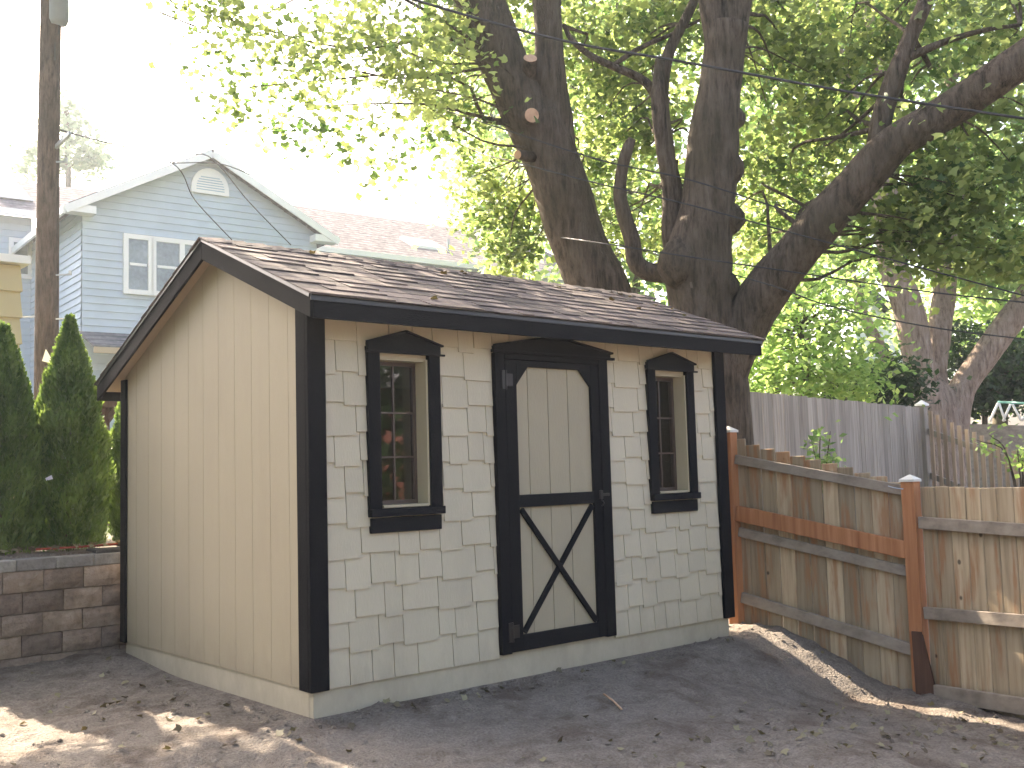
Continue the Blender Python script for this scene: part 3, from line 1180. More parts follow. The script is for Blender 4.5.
# --- background tree 3: multi-stem with flaky bark
d3 = 20
t3 = thing('multi_stem_tree', 'pale flaky-barked tree with several stems spreading behind the grey fence', 'tree', tuple(at(930, 470, d3)))
b = MB()
limb(b, [(935, 500, 62), (934, 440, 56), (930, 405, 52), (922, 385, 40)], d3, 18, .1, 20)
q1 = limb(b, [(928, 420, 40), (922, 385, 30), (915, 340, 30), (905, 300, 29), (893, 265, 28), (888, 220, 26), (884, 180, 24), (890, 130, 20), (880, 80, 16), (870, 20, 12), (850, -60, 8)], d3, 14, .1, 21)
q2 = limb(b, [(948, 430, 40), (962, 390, 27), (980, 362, 26), (1002, 332, 26), (1026, 300, 26), (1060, 250, 24), (1090, 180, 18)], d3, 14, .1, 22)
q3 = limb(b, [(938, 410, 30, 20.4), (937, 370, 20, 20.6), (940, 330, 22, 20.8), (944, 295, 22, 21), (948, 240, 20, 21), (960, 160, 16, 21), (950, 80, 12, 21)], d3, 12, .1, 23)
q4 = limb(b, [(915, 420, 30, 20.2), (905, 395, 16, 20.2), (890, 365, 14, 20.3), (873, 335, 12, 20.3), (862, 310, 10, 20.3), (850, 270, 8, 20)], d3, 10, .1, 24)
q5 = limb(b, [(885, 170, 16), (870, 130, 12), (850, 90, 12), (838, 50, 10), (833, 0, 8)], d3, 10, .1, 25)
b.build('trunk', M['bark2'], t3, smooth=True)
bl1 = []
for q in ((840, 60, 21, 2.0, 70), (900, 30, 21, 2.0, 60), (960, 60, 21, 2.0, 60), (1010, 150, 21, 1.8, 60), (940, 200, 21.5, 1.8, 50), (860, 180, 22, 1.8, 60), (990, 240, 22, 1.4, 40), (1040, 220, 20, 2, 60), (800, 130, 22, 1.8, 50), (850, -60, 21, 2.5, 60), (980, -60, 21, 2.5, 60), (860, 240, 22, 1.2, 34), (1000, 280, 22, .8, 14), (790, 40, 22, 1.8, 44)):
    B(*q)
bl1 = [(c_, r_, int(n_ * .6)) for c_, r_, n_ in bl1]
P, C, S = clumps(bl1, .42, 34, 24)
leaf_mesh('crown', P, .20, M['maple2'], 'quad', t3, rnd=C, seed=5)
b = MB()
twigs(b, q1 + q2 + q3 + q5, S[::7], .03, 7)
b.build('branches', M['bark2'], t3, smooth=True)


def simple_tree(name, label, base, trunk_pts, tw, d, blobs, sub_r, per, size, mat, bark, seed, shape='quad', group=None, cat='tree'):
    t = thing(name, label, cat, tuple(base), group)
    b = MB()
    src = limb(b, [(p[0], p[1], tw * (1 - .12 * i)) for i, p in enumerate(trunk_pts)], d, 10, .1, seed)
    th_ = .62 if d in (24, 28, 30) else 1.0
    bl = [(at(q[0], q[1], q[2]), q[3], max(3, int(q[4] * th_))) for q in blobs]
    P, C, S = clumps(bl, sub_r, per, seed)
    twigs(b, src, S[::6], .03, seed)
    b.build('trunk', bark, t, smooth=True)
    leaf_mesh('crown', P, size, mat, shape, t, rnd=C, seed=seed)
    return t


G = 'trees standing beyond the fences'
simple_tree('bushy_tree', 'light green bushy tree behind the grey fence, under the heavy maple limb', at(800, 470, 16), [(800, 480), (802, 420), (806, 370), (800, 330)], 9, 16,
            [(800, 330, 16, 1.0, 60), (760, 350, 16, .8, 40), (835, 360, 16, .7, 34), (780, 380, 15.6, .7, 34), (830, 385, 15.6, .6, 28), (862, 392, 16, .35, 10), (830, 300, 16.4, .8, 34), (770, 300, 16.4, .7, 26), (745, 385, 16, .4, 12), (800, 270, 17, .8, 26)], .3, 26, .11, M['bush'], M['bark'], 31, group=G)
simple_tree('broadleaf_tree', 'tall yellow-green tree filling the gap between the two maple trunks', at(640, 470, 24), [(640, 500), (640, 400), (636, 300), (630, 200), (620, 120)], 14, 24,
            [(600, 60, 24, 2.4, 90), (650, 150, 24, 2.2, 90), (600, 200, 24, 1.8, 60), (650, 240, 24, 1.4, 50), (640, 20, 24, 2.2, 70), (520, 60, 25, 1.5, 40), (530, 230, 24, 1.1, 36), (560, 270, 24, .8, 26), (470, 50, 25, 1.5, 36), (500, 130, 25, 1.2, 30), (620, -80, 24, 3, 80), (660, 285, 24, .7, 18)], .55, 28, .22, M['maple2'], M['bark'], 32, group=G)
simple_tree('broadleaf_tree', 'green tree behind the thick knobbly maple, filling the space right of its trunk', at(770, 470, 28), [(770, 500), (772, 400), (770, 300), (766, 200), (760, 100)], 14, 28,
            [(760, 60, 28, 2.4, 80), (770, 150, 28, 2.2, 80), (760, 230, 28, 2.0, 70), (790, 270, 28, 1.5, 46), (820, 220, 28, 1.6, 50), (745, 290, 28, .9, 22), (800, 0, 28, 2.6, 70), (740, -60, 28, 3, 70), (840, 250, 29, 1.1, 26)], .6, 28, .26, M['maple2'], M['bark'], 33, group=G)
simple_tree('broadleaf_tree', 'dense tree at the far right rising behind the pale multi-stem tree', at(1000, 470, 30), [(1000, 500), (1000, 400), (998, 300), (1000, 200)], 16, 30,
            [(1000, 300, 30, 2.2, 60), (1050, 350, 30, 2.2, 60), (960, 320, 30, 1.6, 44), (1010, 200, 30, 2.6, 70), (960, 120, 30, 2.4, 50), (1040, 60, 30, 3, 60), (985, 390, 29, .9, 22), (1080, 250, 30, 3, 60), (900, 330, 31, .8, 14)], .6, 28, .26, M['maple2'], M['bark'], 34, group=G)
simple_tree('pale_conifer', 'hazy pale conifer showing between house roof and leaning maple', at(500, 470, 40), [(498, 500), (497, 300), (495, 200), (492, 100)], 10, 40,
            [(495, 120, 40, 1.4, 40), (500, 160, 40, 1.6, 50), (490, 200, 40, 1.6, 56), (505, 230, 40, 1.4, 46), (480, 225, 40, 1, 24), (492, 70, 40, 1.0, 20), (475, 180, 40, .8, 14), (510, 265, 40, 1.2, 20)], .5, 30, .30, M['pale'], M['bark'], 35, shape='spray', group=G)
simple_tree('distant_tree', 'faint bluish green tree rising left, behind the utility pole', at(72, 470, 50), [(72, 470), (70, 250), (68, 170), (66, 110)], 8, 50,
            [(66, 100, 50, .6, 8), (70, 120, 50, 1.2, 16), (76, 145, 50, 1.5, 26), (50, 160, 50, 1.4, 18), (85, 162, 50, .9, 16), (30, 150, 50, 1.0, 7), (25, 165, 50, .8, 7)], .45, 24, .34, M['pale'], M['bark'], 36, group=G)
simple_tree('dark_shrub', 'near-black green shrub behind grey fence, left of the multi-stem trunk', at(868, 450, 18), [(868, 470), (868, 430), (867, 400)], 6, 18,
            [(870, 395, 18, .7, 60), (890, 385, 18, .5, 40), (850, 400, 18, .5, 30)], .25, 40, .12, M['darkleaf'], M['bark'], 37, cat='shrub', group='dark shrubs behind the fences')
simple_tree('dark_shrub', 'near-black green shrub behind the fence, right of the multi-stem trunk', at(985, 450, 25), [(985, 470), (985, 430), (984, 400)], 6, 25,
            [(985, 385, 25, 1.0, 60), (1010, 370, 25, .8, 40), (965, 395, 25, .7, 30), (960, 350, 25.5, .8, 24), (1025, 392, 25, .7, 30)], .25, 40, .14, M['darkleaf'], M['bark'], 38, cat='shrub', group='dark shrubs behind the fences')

# unseen leafy tree added outside the left edge to shade the yard
t = thing('maple_tree', 'unseen maple added past the left edge to shade the yard', 'tree', (-2.6, 7.2, .8))
b = MB()
b.tube(spline([(-2.6, 7.2, .6), (-2.5, 7.1, 3), (-2.2, 7.0, 5.5), (-1.9, 7, 8)], 5), list(np.linspace(.24, .07, 16)), 12, wob=.1)
b.build('trunk', M['bark'], t, smooth=True)
P, C, S = clumps([((-1.1, 6.5, 5.62), (1.15, .6, .45), 140), ((-1.7, 6.8, 6.4), (1.3, .9, .7), 90), ((-1.6, 7.2, 7.5), (1.6, 1.0, .7), 90)], .22, 30, 77)
P = P[P[:, 0] < -.04]
leaf_mesh('crown', P, .11, M['maple'], 'maple', t, seed=78)

# ------------------------------------------------------------------ arborvitae
for i, (x, y, h, r, lab) in enumerate(((-.66, 3.42, 1.68, .33, 'leftmost columnar arborvitae, cut off by the left edge above the block wall'),
                                      (-.175, 3.40, 1.78, .315, 'tall columnar arborvitae in front of the utility pole'),
                                      (.46, 3.66, 1.55, .24, 'arborvitae half hidden behind the back corner of the shed'))):
    t = thing('arborvitae', lab, 'shrub', (x, y, .8), 'arborvitae row on the block wall')
    b = MB()
    b.tube([(x, y, .75), (x, y, .8 + h * .8)], [.025, .006], 7)
    b.build('stem', M['bark'], t, smooth=True)
    g = np.random.default_rng(50 + i)
    n = 27000
    u = g.random(n) ** .85
    prof = np.where(u < .22, .72 + .28 * (u / .22), 1 - ((u - .22) / .78) ** 1.7 * .93)
    th_ = g.random(n) * 2 * math.pi
    lump = np.array([noise.noise(Vector((math.cos(a) * 2.2 + i * 7, math.sin(a) * 2.2, uu * h * 4.5))) for a, uu in zip(th_, u)])
    rr = r * prof * (1 + .34 * lump) * (1 - .75 * g.random(n) ** 1.8)
    P = np.stack([x + rr * np.cos(th_), y + rr * np.sin(th_), .82 + u * h + g.normal(size=n) * .02], 1)
    ud = np.stack([np.cos(th_) * .45, np.sin(th_) * .45, np.full(n, 1.0)], 1)
    leaf_mesh('foliage', P, .055, M['arb'], 'spray', t, updir=ud, rnd=np.clip(.5 + .8 * lump, 0, 1), seed=60 + i)
tg = MB()
p = at(45, 481, 7.95)
tg.prism([p, p + CR * .06 + CU * .015, p + CR * .05 + CU * .045, p + CU * .02], -CF * .002)
tag(tg.build('plant_tag', M['white']), 'small white plant tag hanging in the tall arborvitae', 'tag')

# ------------------------------------------------------------------ utility pole
dp = 14.5
po = thing('utility_pole', 'tall dark wooden utility pole rising behind the arborvitae', 'utility pole', tuple(at(46.5, 505, dp)))
b = MB()
b.tube([at(46, 520, dp), at(46.5, 350, dp), at(48.5, 150, dp), at(51, 0, dp), at(54, -160, dp)], [.165, .155, .145, .135, .125], 16, wob=.03)
b.build('shaft', M['pole'], po, smooth=True)
b = MB()
b.tube([at(59, 25, dp - .05), at(59, 20, dp - .05), at(59, -45, dp - .05), at(59, -50, dp - .05)], [.10, .13, .13, .09], 16)
b.build('transformer', M['transformer'], po, smooth=True)
b = MB()
b.tube(spline([at(59, 25, dp - .05), at(58, 34, dp - .05), at(55, 40, dp - .08), at(55, 60, dp - .1)], 4), .008, 5)
b.build('lead_wire', M['wire'], po)
for (xa, xb, y) in ((56, 70, 275), (21, 38, 317), (56, 70, 319), (55, 66, 162)):
    b = MB()
    b.bar(at(xa, y, dp - .05), at(xb, y - .5, dp - .05), .02, .02)
    xe = xb if xb > 50 else xa
    b.bar(at(xe - 1, y - 2, dp - .05), at(xe + 1.4, y - 2, dp - .05), .03, .06)
    b.build('step_bolt', M['steel'], po)
b = MB()
p = at(42, 361, dp - .18)
b.prism([p, p + CR * .11 - CU * .03, p + CR * .12 + CU * .04, p + CR * .05 + CU * .16, p + CR * .02 + CU * .06], CF * .01)
b.build('torn_notice', M['white'], po)
b = MB()
b.bar(at(53, 150, dp), at(70, 133, dp - .3), .04, .05)
b.build('bracket', M['steel'], po)

# ------------------------------------------------------------------ wires
wires = [
    ('thick black cable crossing in front of both maple trunks', [(300, -40, 8.5), (415, 0, 8.6), (560, 40, 8.7), (684, 62, 8.7), (850, 92, 8.6), (1040, 121, 8.4)], .011),
    ('thin wire crossing above the shed from the upper left corner', [(120, -6, 13.5), (185, 22, 13), (247, 42, 12.6), (340, 73, 12), (420, 102, 11.4), (500, 128, 10), (600, 160, 9.6), (690, 180, 9.4), (800, 215, 9.3)], .007),
    ('second thin wire just under the cable', [(128, 0, 13.5), (300, 70, 12.8), (460, 145, 12), (520, 163, 10.2), (600, 184, 9.6), (690, 205, 9.4), (800, 235, 9.2), (1040, 300, 9)], .007),
    ('wire sagging past the house roof toward the right-hand trees', [(380, 207, 22), (420, 214, 20), (500, 230, 16), (580, 240, 10), (684, 256, 9.4), (827, 277, 9.2), (930, 292, 9.1), (1040, 304, 9)], .007),
    ('lowest pale wire crossing in front of the heavy limb', [(540, 222, 12.5), (640, 250, 12.5), (760, 282, 9.2), (830, 306, 9.1), (930, 327, 9), (1040, 341, 9)], .006),
]
for lab, pts, r in wires:
    b = MB()
    b.tube(spline([at(*q) for q in pts], 8), r, 6)
    tag(b.build('overhead_wire', M['wire'], smooth=True), lab, 'wire', 'overhead wires')
for lab, pts in (('service wire running down the blue house gable, left one', [(60, 130, 15), (172, 163, 22), (195, 200, 23.4), (232, 240, 23.6)]),
                 ('service wire running down the blue house gable from its peak', [(170, 163, 22), (208, 156, 23.6), (250, 203, 24), (291, 245, 24.6)]),
                 ('loose wire looping over the right slope of the blue house gable', [(172, 163, 22), (220, 164, 23), (260, 178, 24), (300, 188, 24.5), (345, 200, 25)])):
    b = MB()
    b.tube(spline([at(*q) for q in pts], 8), .013, 5)
    tag(b.build('service_wire', M['wire'], smooth=True), lab, 'wire', 'service wires at the blue house')

# ------------------------------------------------------------------ near fence
PA = np.array([4.075, .24, 0])
PB = np.array([4.285, -1.215, 0])


def fence_frame(A, B_):
    d = B_ - A
    L = np.linalg.norm(d)
    return d / L, L


def vx(px, A, Bp):
    """point on vertical plane through A,B for pixel column (at horizon-ish)"""
    r = (px - 512) / FP * CR + CF - 0.07 * CU
    d = (Bp - A)[:2]
    m = np.array([[r[0], -d[0]], [r[1], -d[1]]])
    s = np.linalg.solve(m, (A - CAM)[:2])
    return s[1]


nf = thing('wooden_fence', 'weathered cedar board fence right of the shed, with fresh orange posts and rail', 'fence', (4.24, -1.18, -.34))


def zat(px, py, dep_):
    return at(px, py, dep_)[2]


dA = float((PA - CAM) @ CF)
dB = float((PB - CAM) @ CF)


def post(P, ztop, zbot, w=.095, label=None):
    b = MB()
    x, y = P[0], P[1]
    b.hexa([(x - w / 2, y - w / 2, zbot), (x + w / 2, y - w / 2, zbot), (x + w / 2, y + w / 2, zbot), (x - w / 2, y + w / 2, zbot), (x - w / 2, y - w / 2, ztop), (x + w / 2, y - w / 2, ztop), (x + w / 2, y + w / 2, ztop), (x - w / 2, y + w / 2, ztop)])
    p = b.build('post', M['cedar'], nf, bevel=.004)
    b = MB()
    ww = w / 2 + .008
    b.box(x - ww, x + ww, y - ww, y + ww, ztop + .0005, ztop + .018)
    i = len(b.v)
    b.v += [(x - ww, y - ww, ztop + .018), (x + ww, y - ww, ztop + .018), (x + ww, y + ww, ztop + .018), (x - ww, y + ww, ztop + .018), (x, y, ztop + .055)]
    for k in range(4):
        b.f.append((i + k, i + (k + 1) % 4, i + 4))
        b.a.append(.5)
    c = b.build('cap', M['copper'], nf)
    c.parent = p
    c.matrix_parent_inverse = Matrix.Identity(4)


zA_top = zat(731, 432, dA)
zB_top = zat(911, 482, dB)
post(PA, zA_top, -.3)
post(PB, zB_top, -.6, .10)
# dark plank at foot of post B
b = MB()
qd, _ = fence_frame(PA, PB)
nrmv = np.array([-qd[1], qd[0], 0])
if nrmv @ (CAM - PB) < 0:
    nrmv = -nrmv
Q = PB + nrmv * .07
b.hexa([Q - qd * .02 + (0, 0, -.55), Q + qd * .16 + (0, 0, -.55), Q + qd * .16 - nrmv * .03 + (0, 0, -.55), Q - qd * .02 - nrmv * .03 + (0, 0, -.55),
        Q - qd * .03 + (0, 0, .08), Q + qd * .04 + (0, 0, .08), Q + qd * .04 - nrmv * .03 + (0, 0, .08), Q - qd * .03 - nrmv * .03 + (0, 0, .08)])
b.build('foot_plank', M['darkpost'], nf)


def board_run(A, Bp, L0, L1, top, bot, bw, off, seed, mat, gap=.004, th=.018, jag=.0):
    g = np.random.default_rng(seed)
    d, L = fence_frame(A, Bp)
    n = np.array([-d[1], d[0], 0])
    if n @ (CAM - A) < 0:
        n = -n
    b = MB()
    s = L0
    while s < L1:
        e = min(L1, s + bw)
        f0, f1 = s / L, e / L
        zt = top(((s + e) / 2) / L) + g.uniform(-jag, jag)
        lean = g.uniform(-.004, .004)
        w_ = g.uniform(-.003, .003)
        p0 = A + d * (s + gap / 2) - n * (off + w_)
        p1 = A + d * (e - gap / 2) - n * (off - w_)
        zb0, zb1 = bot(f0), bot(f1)
        lo = [p0, p1, p1 - n * th, p0 - n * th]
        zz = [zb0, zb1, zb1, zb0]
        low = [np.array([q[0], q[1], z]) for q, z in zip(lo, zz)]
        hi = [np.array([q[0] + lean, q[1], zt]) for q in lo]
        b.hexa(low + hi, g.random())
        s = e
    return b, d, n


# section 1
sec1_top = lambda f: zat(742, 437, dA) * (1 - f) + zat(902, 487, dB) * f
L1 = np.linalg.norm(PB - PA)
b, d, n = board_run(PA, PB, .0, L1, sec1_top, lambda f: -.25 - .3 * f, L1 / 11.4, .03, 5, M['fence'], jag=.012)
b.build('board_panel', M['fence'], nf, bevel=.005)


def rail(A, Bp, f0, f1, zc0, zc1, h, th, off, mat, name='rail'):
    d, L = fence_frame(A, Bp)
    n = np.array([-d[1], d[0], 0])
    if n @ (CAM - A) < 0:
        n = -n
    a = A + d * L * f0 + n * off
    c = A + d * L * f1 + n * off
    a = np.array([a[0], a[1], zc0])
    c = np.array([c[0], c[1], zc1])
    b = MB()
    b.bar(a, c, th, h, (0, 0, 1))
    b.build(name, mat, nf, bevel=.003)


def zr(pa, pb):
    return zat(742, pa, dA), zat(902, pb, dB)


for (pa, pb, hh, th, off, mat) in ((459, 491, .075, .035, .0, 'oldrail'), (513, 551, .125, .035, .02, 'cedar'), (532, 573, .075, .035, -.005, 'oldrail'), (597, 651, .085, .035, .0, 'oldrail')):
    z0, z1 = zr(pa, pb)
    rail(PA, PB, .035, .968, z0, z1, hh, th, off, M[mat])
# section 2
PC = np.array([3.70, -3.35, 0])
d2v, L2 = fence_frame(PB, PC)


def dz_at(px):
    f = vx(px, PB, PC)
    q = PB + (PC - PB) * f
    return f, float((q - CAM)[:2] @ CF[:2] / (CF[:2] @ CF[:2]) * 1) if False else float(np.linalg.norm((q - CAM)[:2]) / np.linalg.norm(((px - 512) / FP * CR + CF - .07 * CU)[:2]))


f1, dd1 = dz_at(1020)
f0_, dd0 = dz_at(925)


def lin(p0, p1):
    z0, z1 = zat(925, p0, dd0), zat(1020, p1, dd1)
    return lambda f: z0 + (z1 - z0) * (f - f0_) / (f1 - f0_)


top2 = lin(487, 487.5)
b, d, n = board_run(PB, PC, .06, L2, top2, lambda f: lin(700, 720)(f) - .06, .131, .03, 6, M['fence'], jag=.004)
b.build('board_panel', M['fence'], nf, bevel=.005)
for (p0, p1, hh, off, mat) in ((523, 530, .085, .0, 'oldrail'), (612, 620, .085, .0, 'oldrail'), (689, 704, .11, .005, 'oldrail')):
    ff = lin(p0, p1)
    rail(PB, PC, .03, 1.0, ff(.03), ff(1.0), hh, .035, off, M[mat])
# wire loop near the post
b = MB()
b.tube(spline([at(888, 486, dB - .1), at(895, 488, dB - .12), at(903, 489, dB - .09)], 4), .004, 5)
b.build('tie_wire', M['steel'], nf)
post(PC, top2(1.0) + .03, -.7, .10)

# ------------------------------------------------------------------ far grey fences
GA = np.array([6.78, 2.19, 0])
GB = np.array([12.95, 3.20, 0])
gf = thing('board_fence', 'solid silvery grey board fence behind the cedar fence', 'fence', (9.8, 2.7, .3))
b, d, n = board_run(GA - (GB - GA) * .28, GB, 0, np.linalg.norm(GB - GA) * 1.28 - .05, lambda f: 2.17 - .02 * f, lambda f: .1, .143, 0, 8, M['greyfence'], gap=.008, jag=.008)
b.build('board_panel', M['greyfence'], gf)
b = MB()
b.box(GB[0] - .06, GB[0] + .06, GB[1] - .08, GB[1] + .04, 0, 2.17)
pp = b.build('post', M['greyfence'], gf)
b = MB()
b.box(GB[0] - .08, GB[0] + .08, GB[1] - .10, GB[1] + .06, 2.172, 2.20)
i = len(b.v)
x, y = GB[0], GB[1] - .02
b.v += [(x - .08, y - .08, 2.20), (x + .08, y - .08, 2.20), (x + .08, y + .08, 2.20), (x - .08, y + .08, 2.20), (x, y, 2.27)]
for k in range(4):
    b.f.append((i + k, i + (k + 1) % 4, i + 4))
    b.a.append(.5)
cc = b.build('cap', M['white'], gf)
cc.parent = pp
cc.matrix_parent_inverse = Matrix.Identity(4)
GC = np.array([12.05, .55, 0])
LG = np.linalg.norm(GC - GB)
g2 = thing('shadowbox_fence', 'gapped wooden picket fence stepping down, its boards coloured as if sunlit', 'fence', (12.5, 1.9, .2))
b, d, n = board_run(GB, GC, .09, LG * 1.0, lambda f: 2.14 - 1.2 * f, lambda f: .1 - .5 * f, .142, .03, 9, M['greyfence'], gap=.07, jag=.01)
b.build('picket_panel', M['warmfence'], g2)
for zz in (1.75, 1.05, .45):
    a = GB + d * .05 - n * .065
    c = GC - n * .065
    b = MB()
    b.bar((a[0], a[1], zz + .02), (c[0], c[1], zz - .84), .035, .09)
    b.build('rail', M['greyfence'], g2)

# low grey wall + play set
b = MB()
A = at(955, 428, 24)
C_ = at(1090, 432, 24)
b.bar((A[0], A[1], A[2] - 1.0), (C_[0], C_[1], C_[2] - 1.0), .08, 2.2)
tag(b.build('far_fence', M['oldrail']), 'dark grey low fence far behind, at the right edge', 'fence')
ps = thing('swing_frame', 'white legged metal frame with teal top bar at the right edge', 'play frame', tuple(at(1005, 425, 22)))
b = MB()
b.tube([at(998, 402, 22), at(1060, 405, 21)], .025, 8)
b.build('top_bar', M['teal'], ps, smooth=True)
for (x0, x1) in ((998, 990), (999, 1005), (1011, 1003), (1012, 1021), (1030, 1022), (1031, 1040)):
    b = MB()
    b.tube([at(x0, 403, 21.9), at(x1, 421, 21.8)], .025, 6)
    b.build('leg', M['white'], ps, smooth=True)

# sprigs
for (px, py, d_, n_, hh, lab, gname) in ((822, 500, 9.2, 420, .66, 'thin leafy sapling growing between the two fences', 'sapling'), (1022, 470, 8.6, 150, .34, 'bright leafy shrub poking over the cedar fence at the right edge', 'shrub')):
    base = at(px, py, d_)
    t = thing('leafy_sapling' if gname == 'sapling' else 'leafy_shrub', lab, gname, tuple(base - np.array([0, 0, .6])))
    b = MB()
    g = np.random.default_rng(int(px))
    tips = []
    for k in range(7):
        e = base + np.array([g.uniform(-.28, .28), g.uniform(-.28, .28), hh * g.uniform(.4, 1)])
        b.tube(spline([base - np.array([0, 0, .8]), base + (e - base) * .3 + g.normal(size=3) * .02, e], 4), [.008] * 4 + [.005] * 4 + [.002], 5)
        tips.append(e)
    b.build('stem', M['bark'], t, smooth=True)
    P = []
    for e in tips:
        for k in range(n_ // 7):
            P.append(base + (e - base) * g.uniform(.25, 1.05) + g.normal(size=3) * .05)
    leaf_mesh('foliage', np.array(P), .06, M['bush'] if gname == 'shrub' else M['maple2'], 'quad', t, seed=int(px))

# ------------------------------------------------------------------ blue house
hx = thing('blue_house', 'pale blue clapboard house with white trimmed gable, arched vent and brown roofs', 'house', (8, 20, .7))
uh = np.array([5.97, -.42, 0])
uh = uh / np.linalg.norm(uh)
nh = np.array([uh[1], -uh[0], 0])      # toward the camera
nh = nh if nh[1] < 0 else -nh
O = np.array([4.95, 18.1, 0])          # left bottom corner of the gable wall
GWd = 5.65
EZ = 7.42
PZ = 8.93


def clap(mb, O_, u, n_, Lf, Rf, z0, z1, step=.165, t=.028):
    z = z0
    while z < z1 - .01:
        zt = min(z1, z + step)
        a0, a1, c0, c1 = Lf(z), Rf(z), Lf(zt), Rf(zt)
        if a1 - a0 > .02:
            p0 = O_ + u * a0 + n_ * t + (0, 0, z)
            p1 = O_ + u * a1 + n_ * t + (0, 0, z)
            q1 = O_ + u * c1 + n_ * .002 + (0, 0, zt)
            q0 = O_ + u * c0 + n_ * .002 + (0, 0, zt)
            mb.face([p0, p1, q1, q0])
            r0 = O_ + u * a0 + (0, 0, z)
            r1 = O_ + u * a1 + (0, 0, z)
            mb.face([r0, r1, p1, p0])
        z = zt


b = MB()
gl = lambda z: 0 if z < EZ else (z - EZ) / (PZ - EZ) * GWd / 2
gr_ = lambda z: GWd - gl(z)
clap(b, O, uh, nh, gl, gr_, .3, PZ - .06)
clap(b, O + nh * -4.6, nh, -uh, lambda z: 0, lambda z: 4.6, .3, EZ)     # side wall (left)
# left wing
OW = O - nh * 4.6 - uh * 8
clap(b, OW, uh, nh, lambda z: 0, lambda z: 8.0, .3, 8.1)
# main block right of the gable
OM = O - nh * 2.0 + uh * (GWd - .3)
clap(b, OM, uh, nh, lambda z: 0, lambda z: 11, .3, 7.45)
b.build('clapboard_wall', M['blue'], hx)
b = MB()
# solid cores
for (o_, wd, dp_, zt) in ((O - nh * 4.62 - uh * 7.98, 7.9, 3, 8.05), (OM - nh * .02, 11, 4, 7.4)):
    p = [o_, o_ + uh * wd, o_ + uh * wd - nh * dp_, o_ - nh * dp_]
    b.hexa([np.array([q[0], q[1], .3]) for q in p] + [np.array([q[0], q[1], zt]) for q in p])
p = [O - nh * .02 + uh * .02, O - nh * .02 + uh * (GWd - .02)]
b.prism([(p[0][0], p[0][1], .3), (p[1][0], p[1][1], .3), (p[1][0], p[1][1], EZ - .05), ((p[0] + p[1])[0] / 2, (p[0] + p[1])[1] / 2, PZ - .08), (p[0][0], p[0][1], EZ - .05)], -nh * 6)
b.build('wall_core', M['bluewall'], hx)


def slab(mb, e0, e1, r0, r1, th=.12):
    p = [np.array(q, float) for q in (e0, e1, r1, r0)]
    mb.hexa([q - (0, 0, th) for q in p] + p)


def H(a, bk, z):
    """house coordinates: a along gable wall, bk depth behind the gable wall"""
    q = O + uh * a - nh * bk
    return np.array([q[0], q[1], z])


ov = .45
sl = (PZ - EZ) / (GWd / 2)
b = MB()
RT = PZ + .13
slab(b, H(-ov, -.35, RT - sl * (GWd / 2 + ov)), H(-ov, 7, RT - sl * (GWd / 2 + ov)), H(GWd / 2, -.35, RT), H(GWd / 2, 7, RT), .05)
slab(b, H(GWd + ov, 7, RT - sl * (GWd / 2 + ov)), H(GWd + ov, -.35, RT - sl * (GWd / 2 + ov)), H(GWd / 2, 7, RT), H(GWd / 2, -.35, RT), .05)
# main block roof
slab(b, H(GWd - .6, 1.65, 7.52), H(17, 1.65, 7.52), H(GWd - .6, 6.6, 9.97), H(17.0, 6.6, 9.97), .06)
slab(b, H(17, 11.6, 7.52), H(GWd - .6, 11.6, 7.52), H(17.0, 6.6, 9.97), H(GWd - .6, 6.6, 9.97), .06)
# left wing roof
slab(b, H(-8.4, 4.15, 8.16), H(.3, 4.15, 8.16), H(-8.4, 8.0, 9.95), H(3.0, 8.0, 9.95), .06)
rf = b.build('roof', M['hroof'], hx)
# white rakes, fascias, returns
b = MB()
for sg in (-1, 1):
    e = H(GWd / 2 + sg * (GWd / 2 + ov), -.37, RT - sl * (GWd / 2 + ov) - .12)
    r_ = H(GWd / 2, -.37, RT - .12)
    b.bar(e, r_, .04, .17)
    q = H(GWd / 2 + sg * (GWd / 2 + .12), -.2, EZ - .17)
    b.bar(q - uh * .32, q + uh * .32, .34, .17)
b.bar(H(-ov - .02, -.37, RT - sl * (GWd / 2 + ov) - .13), H(-ov - .02, 4.5, RT - sl * (GWd / 2 + ov) - .13), .06, .16)
b.bar(H(-8.4, 4.1, 8.08), H(.0, 4.1, 8.08), .1, .16)
b.bar(H(GWd - .1, 1.6, 7.44), H(17, 1.6, 7.44), .1, .14)
b.build('white_trim', M['white'], hx)
# small dormer gable on the left wing roof
b = MB()
p0, p1, p2 = H(-.80, 5.2, 8.7), H(.18, 5.2, 8.7), H(-.5, 5.2, 9.42)
b.prism([p0, p1, p2], -nh * 1.6)
b.build('dormer', M['white'], hx)


